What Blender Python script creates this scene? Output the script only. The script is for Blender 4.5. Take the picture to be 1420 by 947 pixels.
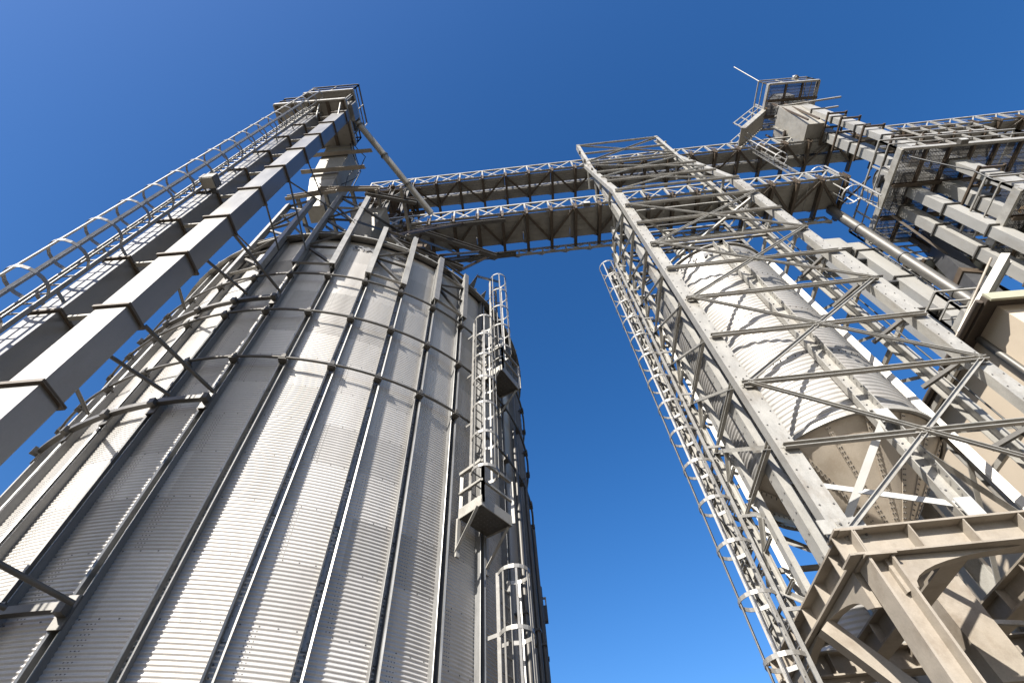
import bpy, bmesh, math, random
import numpy as np
from math import radians, sin, cos, pi, atan2, hypot
from mathutils import Vector, Matrix

for _o in list(bpy.data.objects):
    bpy.data.objects.remove(_o)
random.seed(7)
SC = bpy.context.scene
COL = SC.collection
S = 1.4                                   # survey units -> metres

# ------------------------------------------------------------------ camera
cam_d = bpy.data.cameras.new("camera")
cam = bpy.data.objects.new("camera", cam_d)
COL.objects.link(cam)
SC.camera = cam
PITCH, ROLL, FPX = 0.959854, radians(-4.8316), 699.6405
cam_d.sensor_width = 36.0
cam_d.lens = FPX / 1420.0 * 36.0
cam_d.clip_start = 0.05
cam_d.clip_end = 2000.0
_f = Vector((0, cos(PITCH), sin(PITCH)))
_r = Vector((1, 0, 0))
_u = Vector((0, -sin(PITCH), cos(PITCH)))
r2 = cos(ROLL) * _r + sin(ROLL) * _u
u2 = -sin(ROLL) * _r + cos(ROLL) * _u
cam.matrix_world = Matrix(((r2.x, u2.x, -_f.x, 0), (r2.y, u2.y, -_f.y, 0),
                           (r2.z, u2.z, -_f.z, 0), (0, 0, 0, 1)))

# ------------------------------------------------------------------ light
BETA = radians(62.5)                      # the sunlight travels this way in plan
SUN_EL = radians(31.0)
sun_from = Vector((-cos(BETA) * cos(SUN_EL), -sin(BETA) * cos(SUN_EL), sin(SUN_EL)))
world = bpy.data.worlds.new("World")
SC.world = world
world.use_nodes = True
wn = world.node_tree
bg = wn.nodes["Background"]
sky = wn.nodes.new("ShaderNodeTexSky")
sky.sky_type = 'NISHITA'
sky.sun_disc = False
sky.sun_elevation = SUN_EL
sky.sun_rotation = atan2(sun_from.x, sun_from.y)
sky.altitude = 0
sky.air_density = 1.0
sky.dust_density = 1.3
sky.ozone_density = 2.8
hs = wn.nodes.new('ShaderNodeHueSaturation')
hs.inputs['Saturation'].default_value = 1.33
hs.inputs['Hue'].default_value = 0.507
wn.links.new(sky.outputs[0], hs.inputs['Color'])
wn.links.new(hs.outputs[0], bg.inputs[0])
bg.inputs[1].default_value = 0.08
sun_d = bpy.data.lights.new("sun", 'SUN')
sun = bpy.data.objects.new("sun", sun_d)
COL.objects.link(sun)
sun_d.energy = 5.0
sun_d.angle = radians(0.5)
sun_d.color = (1.0, 0.955, 0.88)
sun.rotation_euler = sun_from.to_track_quat('Z', 'Y').to_euler()
SC.view_settings.view_transform = 'Standard'
SC.view_settings.look = 'None'
SC.view_settings.gamma = 1.0
SC.view_settings.exposure = 1.36
SC.view_settings.use_curve_mapping = False

# ------------------------------------------------------------------ materials
def mat(name, base, metallic=0.0, rough=0.5, var=0.12, scale=3.0, stretch=(1, 1, 1), dirt=None, dirt_amt=0.0,
        bump=0.0, spec=0.5, fine=60.0):
    m = bpy.data.materials.new(name)
    m.use_nodes = True
    nt = m.node_tree
    b = nt.nodes["Principled BSDF"]
    tc = nt.nodes.new("ShaderNodeTexCoord")
    mp = nt.nodes.new("ShaderNodeMapping")
    mp.inputs['Scale'].default_value = stretch
    nt.links.new(tc.outputs['Object'], mp.inputs[0])
    n1 = nt.nodes.new("ShaderNodeTexNoise")
    n1.inputs['Scale'].default_value = scale
    n1.inputs['Detail'].default_value = 7
    n1.inputs['Roughness'].default_value = 0.62
    nt.links.new(mp.outputs[0], n1.inputs['Vector'])
    n2 = nt.nodes.new("ShaderNodeTexNoise")
    n2.inputs['Scale'].default_value = fine
    n2.inputs['Detail'].default_value = 3
    nt.links.new(tc.outputs['Object'], n2.inputs['Vector'])
    mx = nt.nodes.new("ShaderNodeMix")
    mx.data_type = 'RGBA'
    mx.inputs[6].default_value = (*[c * (1 - var) for c in base], 1)
    mx.inputs[7].default_value = (*[min(1, c * (1 + var)) for c in base], 1)
    ad = nt.nodes.new("ShaderNodeMath")
    ad.operation = 'MULTIPLY_ADD'
    ad.inputs[1].default_value = 0.35
    nt.links.new(n2.outputs[0], ad.inputs[0])
    sb = nt.nodes.new("ShaderNodeMath")
    sb.operation = 'MULTIPLY'
    sb.inputs[1].default_value = 0.65
    nt.links.new(n1.outputs[0], sb.inputs[0])
    nt.links.new(sb.outputs[0], ad.inputs[2])
    mr = nt.nodes.new("ShaderNodeMapRange")
    mr.inputs[1].default_value = 0.33
    mr.inputs[2].default_value = 0.67
    nt.links.new(ad.outputs[0], mr.inputs[0])
    nt.links.new(mr.outputs[0], mx.inputs[0])
    col = mx.outputs[2]
    if dirt:
        n3 = nt.nodes.new("ShaderNodeTexNoise")
        n3.inputs['Scale'].default_value = scale * 0.45
        n3.inputs['Detail'].default_value = 9
        n3.inputs['Roughness'].default_value = 0.7
        mp2 = nt.nodes.new("ShaderNodeMapping")
        mp2.inputs['Location'].default_value = (3.1, 7.7, 1.3)
        mp2.inputs['Scale'].default_value = stretch
        nt.links.new(tc.outputs['Object'], mp2.inputs[0])
        nt.links.new(mp2.outputs[0], n3.inputs['Vector'])
        r3 = nt.nodes.new("ShaderNodeMapRange")
        r3.inputs[1].default_value = 0.52
        r3.inputs[2].default_value = 0.72
        r3.inputs[4].default_value = dirt_amt
        nt.links.new(n3.outputs[0], r3.inputs[0])
        m2 = nt.nodes.new("ShaderNodeMix")
        m2.data_type = 'RGBA'
        m2.inputs[7].default_value = (*dirt, 1)
        nt.links.new(r3.outputs[0], m2.inputs[0])
        nt.links.new(col, m2.inputs[6])
        col = m2.outputs[2]
    nt.links.new(col, b.inputs['Base Color'])
    b.inputs['Metallic'].default_value = metallic
    b.inputs['Specular IOR Level'].default_value = spec
    rr = nt.nodes.new("ShaderNodeMapRange")
    rr.inputs[3].default_value = max(0.05, rough - 0.08)
    rr.inputs[4].default_value = min(1, rough + 0.1)
    nt.links.new(n1.outputs[0], rr.inputs[0])
    nt.links.new(rr.outputs[0], b.inputs['Roughness'])
    if bump:
        bp = nt.nodes.new("ShaderNodeBump")
        bp.inputs['Strength'].default_value = bump
        bp.inputs['Distance'].default_value = 0.02
        nt.links.new(n1.outputs[0], bp.inputs['Height'])
        nt.links.new(bp.outputs[0], b.inputs['Normal'])
    return m

M = {}
M['silo'] = mat('galvanized_sheet', (0.455, 0.435, 0.41), 0.35, 0.47, 0.13, 1.6, (1, 1, 0.16), (0.28, 0.25, 0.215), 0.5)
def add_tone(m, amt):
    nt = m.node_tree
    b = nt.nodes["Principled BSDF"]
    src = b.inputs['Base Color'].links[0].from_socket
    at = nt.nodes.new("ShaderNodeAttribute"); at.attribute_name = 'tone'
    k = nt.nodes.new("ShaderNodeMath"); k.operation = 'MULTIPLY_ADD'; k.inputs[1].default_value = amt; k.inputs[2].default_value = 1.0
    nt.links.new(at.outputs['Fac'], k.inputs[0])
    vm = nt.nodes.new("ShaderNodeVectorMath"); vm.operation = 'SCALE'
    nt.links.new(src, vm.inputs[0]); nt.links.new(k.outputs[0], vm.inputs['Scale'])
    nt.links.new(vm.outputs[0], b.inputs['Base Color'])
add_tone(M['silo'], 0.10)
M['hopper'] = mat('hopper_sheet', (0.33, 0.315, 0.295), 0.3, 0.45, 0.13, 2.2, (1, 1, 0.16), (0.2, 0.175, 0.15), 0.55)
add_tone(M['hopper'], 0.08)
M['galv'] = mat('galvanized_steel', (0.265, 0.254, 0.23), 0.15, 0.45, 0.22, 5.0, (1, 1, 0.5), (0.148, 0.121, 0.0897), 0.7)
M['rib'] = mat('stiffener_zinc', (0.20, 0.197, 0.19), 0.45, 0.38, 0.2, 6.0, (1, 1, 0.4), (0.12, 0.11, 0.09), 0.5)
M['galv_dark'] = mat('weathered_zinc', (0.0905, 0.085, 0.0769), 0.35, 0.5, 0.2, 4.0, (1, 1, 1), (0.0451, 0.0329, 0.0212), 0.5)
M['bolt'] = mat('bolt_head', (0.10, 0.095, 0.09), 0.3, 0.5, 0.2)
M['casing'] = mat('grey_galvanized_casing', (0.226, 0.222, 0.215), 0.65, 0.32, 0.08, 2.0, (1, 1, 0.4), (0.156, 0.14, 0.117), 0.4)
M['casing_pale'] = mat('pale_painted_casing', (0.257, 0.25, 0.234), 0.1, 0.45, 0.10, 2.5, (1, 1, 0.4), (0.156, 0.136, 0.109), 0.5)
M['deck'] = mat('deck_sheet', (0.255, 0.24, 0.212), 0.15, 0.5, 0.18, 3.0, (1, 1, 1), (0.12, 0.098, 0.072), 0.55)
M['deck_pale'] = mat('dull_beige_sheet', (0.24, 0.222, 0.19), 0.1, 0.6, 0.12, 3.0, (1, 1, 1), (0.14, 0.115, 0.085), 0.5)
M['ladder'] = mat('ladder_zinc', (0.215, 0.208, 0.195), 0.3, 0.42, 0.22, 7.0, (1, 1, 1), (0.12, 0.1, 0.075), 0.6)
M['brown'] = mat('brown_painted_steel', (0.0663, 0.0484, 0.0328), 0.1, 0.5, 0.25, 5.0)
M['dark'] = mat('dark_steel', (0.05, 0.05, 0.052), 0.2, 0.5, 0.25, 5.0)
M['tan'] = mat('dusty_frame_paint', (0.234, 0.204, 0.166), 0.0, 0.55, 0.16, 4.0, (1, 1, 1), (0.125, 0.0936, 0.0624), 0.65)
M['cone'] = mat('hopper_cone_sheet', (0.46, 0.40, 0.325), 0.2, 0.42, 0.14, 2.0, (1, 1, 1), (0.26, 0.19, 0.12), 0.5)
M['letter'] = mat('grey_lettering', (0.10, 0.10, 0.105), 0.0, 0.6, 0.1)
M['plaster'] = mat('cream_plaster', (0.422, 0.354, 0.272), 0.0, 0.85, 0.05, 1.2, (1, 1, 1), (0.34, 0.279, 0.204), 0.4, 0.15)
M['fascia'] = mat('olive_fascia', (0.265, 0.26, 0.191), 0.0, 0.6, 0.08)
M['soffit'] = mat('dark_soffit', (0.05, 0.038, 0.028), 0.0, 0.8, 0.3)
M['motor'] = mat('motor_ochre', (0.42, 0.26, 0.10), 0.0, 0.5, 0.15)
M['white'] = mat('white_paint', (0.318, 0.313, 0.297), 0.0, 0.45, 0.06)
M['ground'] = mat('dusty_concrete', (0.115, 0.10, 0.08), 0.0, 0.9, 0.14, 0.4, (1, 1, 1), (0.0583, 0.0504, 0.0371), 0.6, 0.2)
M['cable'] = mat('black_cable', (0.02, 0.02, 0.02), 0.0, 0.5, 0.1)

# ------------------------------------------------------------------ mesh builder
ORG = {}
def vec(*a):
    return np.array(a, float)

class MB:
    def __init__(s):
        s.v = []; s.f = []; s.m = []; s.sm = []
    def add(s, verts, faces, mi=0, smooth=False):
        o = len(s.v)
        s.v.extend([tuple(map(float, p)) for p in verts])
        for f in faces:
            s.f.append(tuple(o + i for i in f)); s.m.append(mi); s.sm.append(smooth)
        return s
    def frame(s, p0, p1, up):
        d = np.array(p1, float) - np.array(p0, float)
        L = np.linalg.norm(d)
        d = d / (L or 1)
        u = np.array(up, float)
        if abs(np.dot(u, d)) > 0.98:
            u = vec(1, 0, 0) if abs(d[0]) < 0.9 else vec(0, 1, 0)
        u = u - d * np.dot(u, d)
        u = u / np.linalg.norm(u)
        w = np.cross(d, u)
        return d, w, u
    def extrude(s, poly, p0, p1, up=(0, 0, 1), mi=0):
        d, w, u = s.frame(p0, p1, up)
        n = len(poly)
        p0 = np.array(p0, float); p1 = np.array(p1, float)
        V = [p0 + w * a + u * b for a, b in poly] + [p1 + w * a + u * b for a, b in poly]
        F = [(i, (i + 1) % n, n + (i + 1) % n, n + i) for i in range(n)]
        F += [tuple(range(n - 1, -1, -1)), tuple(range(n, 2 * n))]
        return s.add(V, F, mi)
    def bar(s, p0, p1, w, h, up=(0, 0, 1), mi=0):
        a, b = w / 2, h / 2
        return s.extrude([(-a, -b), (a, -b), (a, b), (-a, b)], p0, p1, up, mi)
    def ell(s, p0, p1, a=0.06, t=0.008, up=(0, 0, 1), flip=1, mi=0):
        f = flip
        return s.extrude([(0, 0), (f * a, 0), (f * a, t), (f * t, t), (f * t, a), (0, a)], p0, p1, up, mi)
    def chan(s, p0, p1, h, b, t=0.01, up=(0, 0, 1), mi=0):
        k = h / 2
        return s.extrude([(-k, 0), (k, 0), (k, b), (k - t, b), (k - t, t), (-k + t, t), (-k + t, b), (-k, b)], p0, p1, up, mi)
    def ibeam(s, p0, p1, h, b, tf=0.014, tw=0.01, up=(0, 0, 1), mi=0):
        k, c, q = h / 2, b / 2, tw / 2
        return s.extrude([(-c, -k), (c, -k), (c, -k + tf), (q, -k + tf), (q, k - tf), (c, k - tf), (c, k), (-c, k),
                          (-c, k - tf), (-q, k - tf), (-q, -k + tf), (-c, -k + tf)], p0, p1, up, mi)
    def box(s, lo, hi, mi=0):
        x0, y0, z0 = lo; x1, y1, z1 = hi
        V = [(x0, y0, z0), (x1, y0, z0), (x1, y1, z0), (x0, y1, z0), (x0, y0, z1), (x1, y0, z1), (x1, y1, z1), (x0, y1, z1)]
        F = [(0, 3, 2, 1), (4, 5, 6, 7), (0, 1, 5, 4), (1, 2, 6, 5), (2, 3, 7, 6), (3, 0, 4, 7)]
        return s.add(V, F, mi)
    def frustum(s, c0, a0, b0, c1, a1, b1, mi=0):
        V = []
        for c, a, b in ((c0, a0, b0), (c1, a1, b1)):
            V += [(c[0] - a, c[1] - b, c[2]), (c[0] + a, c[1] - b, c[2]), (c[0] + a, c[1] + b, c[2]), (c[0] - a, c[1] + b, c[2])]
        return s.add(V, [(0, 3, 2, 1), (4, 5, 6, 7), (0, 1, 5, 4), (1, 2, 6, 5), (2, 3, 7, 6), (3, 0, 4, 7)], mi)
    def tube(s, p0, p1, r, n=10, r1=None, mi=0):
        d, w, u = s.frame(p0, p1, (0, 0, 1))
        r1 = r if r1 is None else r1
        p0 = np.array(p0, float); p1 = np.array(p1, float)
        A = [(cos(2 * pi * i / n), sin(2 * pi * i / n)) for i in range(n)]
        V = [p0 + r * (a * w + b * u) for a, b in A] + [p1 + r1 * (a * w + b * u) for a, b in A]
        s.add(V, [(i, (i + 1) % n, n + (i + 1) % n, n + i) for i in range(n)], mi, True)
        s.add(V[:n], [tuple(range(n - 1, -1, -1))], mi); s.add(V[n:], [tuple(range(n))], mi)
        return s
    def path(s, pts, r, n=6, closed=False, mi=0, flat=None, up=(0, 0, 1)):
        P = [np.array(p, float) for p in pts]
        K = len(P)
        V = []
        for i in range(K):
            a = P[(i - 1) % K] if (closed or i > 0) else P[i]
            b = P[(i + 1) % K] if (closed or i < K - 1) else P[i]
            d, w, u = s.frame(a, b, up)
            for j in range(n):
                t = 2 * pi * (j + 0.5) / n
                ru, rw = (r, r) if flat is None else (flat[1] * 1.414, flat[0] * 1.414)
                V.append(P[i] + rw * cos(t) * w + ru * sin(t) * u)
        F = []
        for i in range(K if closed else K - 1):
            for j in range(n):
                a0 = i * n + j; a1 = i * n + (j + 1) % n
                b0 = ((i + 1) % K) * n + j; b1 = ((i + 1) % K) * n + (j + 1) % n
                F.append((a0, b0, b1, a1))
        s.add(V, F, mi, flat is None)
        if not closed:
            s.add(V[:n], [tuple(range(n))], mi); s.add(V[-n:], [tuple(range(n - 1, -1, -1))], mi)
        return s
    def build(s, name, m, parent=None, label=None, kind=None, cat=None, group=None):
        me = bpy.data.meshes.new(name)
        o0 = ORG.get(parent.name, vec(0, 0, 0)) if parent else vec(0, 0, 0)
        V = (np.array(s.v) - o0) * S
        me.from_pydata(V.tolist(), [], s.f)
        mats = m if isinstance(m, (list, tuple)) else [m]
        for k in mats:
            me.materials.append(k)
        me.polygons.foreach_set('material_index', s.m)
        me.polygons.foreach_set('use_smooth', s.sm)
        bm = bmesh.new(); bm.from_mesh(me)
        bmesh.ops.recalc_face_normals(bm, faces=bm.faces)
        bm.to_mesh(me); bm.free()
        me.update()
        o = bpy.data.objects.new(name, me)
        COL.objects.link(o)
        if parent:
            o.parent = parent
            ORG[o.name] = ORG.get(parent.name, vec(0, 0, 0))
        else:
            ORG[o.name] = vec(0, 0, 0)
        if label: o['label'] = label
        if kind: o['kind'] = kind
        if cat: o['category'] = cat
        if group: o['group'] = group
        return o

def thing(name, label, cat, loc=(0, 0, 0), group=None):
    o = bpy.data.objects.new(name, None)
    COL.objects.link(o)
    o.location = [c * S for c in loc]
    o.empty_display_size = 0.2
    ORG[o.name] = np.array(loc, float)
    o['label'] = label; o['category'] = cat
    if group: o['group'] = group
    return o

def dup(o, parent, loc=None, rotz=None):
    c = o.copy(); COL.objects.link(c); c.parent = parent
    if loc is not None: c.location = [k * S for k in loc]
    if rotz is not None: c.rotation_euler = (0, 0, rotz)
    for ch in [k for k in o.children if k is not c]:
        d = ch.copy(); COL.objects.link(d); d.parent = c
    return c

# ------------------------------------------------------------------ setting: ground
GZ = -1.15
g = MB()
g.add([(-700, -700, GZ), (700, -700, GZ), (700, 700, GZ), (-700, 700, GZ)], [(0, 1, 2, 3)])
g.build('ground', M['ground'], kind='structure')

g = MB()  # unseen dark green hill ring, added to block bright horizon light and deepen shadows
HN = 72
hv = []
for i in range(HN):
    a = 2 * pi * i / HN
    d = 150 + 12 * sin(3 * a + 1)
    hv += [(d * cos(a), d * sin(a), GZ - 1), ((d + 60) * cos(a), (d + 60) * sin(a), GZ + 20 + 6 * sin(5 * a) + 4 * sin(11 * a + 2) + random.uniform(-1.5, 1.5)),
           ((d + 220) * cos(a), (d + 220) * sin(a), GZ + 34 + 9 * sin(4 * a + 1) + random.uniform(-2, 2)), ((d + 420) * cos(a), (d + 420) * sin(a), GZ - 1)]
hf = []
for i in range(HN):
    j = (i + 1) % HN
    for k in range(3):
        hf.append((4 * i + k, 4 * j + k, 4 * j + k + 1, 4 * i + k + 1))
g.add(hv, hf, 0, True)
M['glow_screen'] = mat('glow_screen_green', (0.045, 0.06, 0.025), 0.0, 0.95, 0.4, 0.15)
g.build('horizon_glow_screen', M['glow_screen'], kind='structure')

# ------------------------------------------------------------------ helpers for steelwork
def corrugated(mb, cx, cy, R, z0, z1, pitch, amp, nseg, sub=6, mi=0):
    nz = int(round((z1 - z0) / pitch * sub))
    V = []
    A = np.linspace(0, 2 * pi, nseg, endpoint=False)
    ca, sa = np.cos(A), np.sin(A)
    for k in range(nz + 1):
        z = z0 + (z1 - z0) * k / nz
        r = R + amp * cos(2 * pi * z / pitch)
        V += list(zip(cx + r * ca, cy + r * sa, [z] * nseg))
    F = []
    for k in range(nz):
        for i in range(nseg):
            j = (i + 1) % nseg
            F.append((k * nseg + i, k * nseg + j, (k + 1) * nseg + j, (k + 1) * nseg + i))
    mb.add(V, F, mi, True)

def sheet_tone(o, axis_xy, z_ref, sh, bay, phi0, seed=3):
    """each rolled sheet has its own shade of zinc: one value per sheet, stored on its faces"""
    me = o.data
    n = len(me.polygons)
    c = np.zeros(n * 3); me.polygons.foreach_get('center', c); c = c.reshape(-1, 3) / S + ORG[o.name]
    a = np.arctan2(c[:, 1] - axis_xy[1], c[:, 0] - axis_xy[0])
    row = np.floor((c[:, 2] - z_ref) / sh).astype(int)
    col = np.floor(((a - phi0) / bay - 0.29 + (row % 2)) / 2).astype(int)
    rng = np.random.RandomState(seed)
    table = rng.normal(0, 1, (97, 89))
    at = me.attributes.new('tone', 'FLOAT', 'FACE')
    at.data.foreach_set('value', np.clip(table[row % 97, col % 89], -2, 2))

def bolt(mb, p, n, r=0.012, h=0.012, mi=1):
    n = np.array(n, float); n /= np.linalg.norm(n)
    a = np.cross(n, (0, 0, 1)) if abs(n[2]) < 0.9 else np.cross(n, (1, 0, 0))
    a /= np.linalg.norm(a); b = np.cross(n, a)
    p = np.array(p, float)
    R_ = [(cos(2 * pi * i / 6), sin(2 * pi * i / 6)) for i in range(6)]
    V = [p + r * (c * a + q * b) for c, q in R_] + [p + n * h + 0.8 * r * (c * a + q * b) for c, q in R_]
    mb.add(V, [(i, (i + 1) % 6, 6 + (i + 1) % 6, 6 + i) for i in range(6)] + [tuple(range(6, 12))], mi)

def lettering(parent, text, cx, cy, R, phi_c, z, size, spread, slots=None):
    """flat letters bent round the drum; slots: the polar angle of each letter"""
    mb = MB()
    for i, ch in enumerate(text):
        cu = bpy.data.curves.new('letter_curve', 'FONT')
        cu.body = ch; cu.align_x = 'CENTER'; cu.size = 1.0; cu.extrude = 0.0; cu.offset = 0.012
        cu.resolution_u = 4
        ob = bpy.data.objects.new('letter_tmp', cu); COL.objects.link(ob)
        dg = bpy.context.evaluated_depsgraph_get()
        me = bpy.data.meshes.new_from_object(ob.evaluated_get(dg))
        ph = slots[i] if slots else phi_c + (i - (len(text) - 1) / 2) * spread
        V = []
        for v in me.vertices:
            u = (v.co.x * 1.25 + v.co.y * 0.22) * size
            w = v.co.y * size
            a = ph + u / R
            V.append((cx + R * cos(a), cy + R * sin(a), z + w))
        mb.add(V, [tuple(p.vertices) for p in me.polygons])
        bpy.data.objects.remove(ob); bpy.data.curves.remove(cu); bpy.data.meshes.remove(me)
    return mb.build('lettering', M['letter'], parent)

def railing(root, pts, h=0.74, posts=None, mats='galv', r=0.018, name='handrail', mid=True, closed=False):
    """one handrail part: posts, top rail, knee rail, toe board along a polyline"""
    mb = MB()
    P = [np.array(p, float) for p in pts]
    up = vec(0, 0, 1)
    seg = list(zip(P[:-1], P[1:])) + ([(P[-1], P[0])] if closed else [])
    for a, b in seg:
        L = np.linalg.norm(b - a)
        n = max(1, int(round(L / (posts or 0.8))))
        mb.bar(a + up * h, b + up * h, 2 * r, 2 * r)
        if mid: mb.bar(a + up * h * 0.52, b + up * h * 0.52, 1.5 * r, 1.5 * r)
        mb.bar(a + up * 0.05, b + up * 0.05, 0.008, 0.1)
        for k in range(n + 1):
            q = a + (b - a) * k / n
            mb.ell(q, q + up * h, 2 * r, 0.006, up=(1, 0, 0))
    return mb.build(name, M[mats], root)

def grating(root, x0, x1, y0, y1, z, mats='galv_dark', step=0.055, name='grating'):
    mb = MB()
    x = x0
    while x <= x1 + 1e-6:
        mb.box((x - 0.0065, y0, z), (x + 0.0065, y1, z + 0.016)); x += step
    y = y0
    while y <= y1 + 1e-6:
        mb.box((x0, y - 0.006, z + 0.002), (x1, y + 0.006, z + 0.014)); y += step * 3
    return mb.build(name, M[mats], root)

def caged_ladder(label, base, face, z0, z1, zc, w=0.24, rc=0.18, rung=0.17, hoop=0.62, group=None, mats='ladder', standoff=0.14, wall=True):
    """base: (x, y) of the ladder plane; face: angle pointing from the wall to the climber's back"""
    fx, fy = cos(face), sin(face)
    tx, ty = -fy, fx
    root = thing('caged_ladder', label, 'ladder', (base[0], base[1], z0), group)
    P = lambda a, b, z: vec(base[0] + tx * a + fx * b, base[1] + ty * a + fy * b, z)
    for sgn in (-1, 1):
        MB().bar(P(sgn * w / 2, 0, z0), P(sgn * w / 2, 0, z1), 0.018, 0.045, up=(fx, fy, 0)).build('stile', M[mats], root)
    n = min(95, int((z1 - z0) / rung))
    r0 = None
    for k in range(n):
        z = z0 + rung * (k + 0.5)
        if r0 is None:
            r0 = MB().tube(P(-w / 2, 0, z), P(w / 2, 0, z), 0.010, 6).build('rung', M[mats], root)
        else:
            dup(r0, root, (0, 0, rung * k))
    # hoops: open loops that spring from the stiles
    def ring(z):
        pts = [P(-w / 2, 0, z)]
        for i in range(13):
            t = pi * (1.28 * i / 12 - 0.14)
            pts.append(P(-rc * cos(t), rc * 0.85 + rc * sin(t), z))
        pts.append(P(w / 2, 0, z))
        return pts
    nh = max(2, int(round((z1 - zc) / hoop)))
    hoops = [zc + (z1 - 0.02 - zc) * k / nh for k in range(nh + 1)]
    h0 = None
    for z in hoops:
        if h0 is None:
            h0 = MB().path(ring(z), 0.012, 4, flat=(0.004, 0.022)).build('hoop', M[mats], root)
        else:
            dup(h0, root, (0, 0, z - zc))
    for t in (-0.08, 0.22, 0.5, 0.78, 1.08):
        a = -(rc - 0.004) * cos(pi * t); b = rc * 0.85 + (rc - 0.004) * sin(pi * t)
        d = (tx * a + fx * (b - rc * 0.85), ty * a + fy * (b - rc * 0.85), 0)
        MB().bar(P(a, b, zc), P(a, b, z1), 0.024, 0.006, up=d).build('cage_bar', M[mats], root)
    if wall:
        z = z0 + 0.35
        while z < min(z1, z1) - 0.1:
            for sgn in (-1, 1):
                MB().bar(P(sgn * w / 2, 0, z), P(sgn * w / 2, -standoff, z), 0.012, 0.04).build('wall_bracket', M[mats], root)
            z += 1.1
    return root

# ================================================================== GREAT SILO
CX, CY = -3.7442, 7.4187
RW = 3.71                                  # sheet
RING_H = 1.143
H1, H2, H3 = 7.592, 6.456, 5.303
PHI0, DPHI = -1.5132, 2 * pi / 40
EAVE = 9.20
def sp(phi, r, z):
    return vec(CX + r * cos(phi), CY + r * sin(phi), z)

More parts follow.
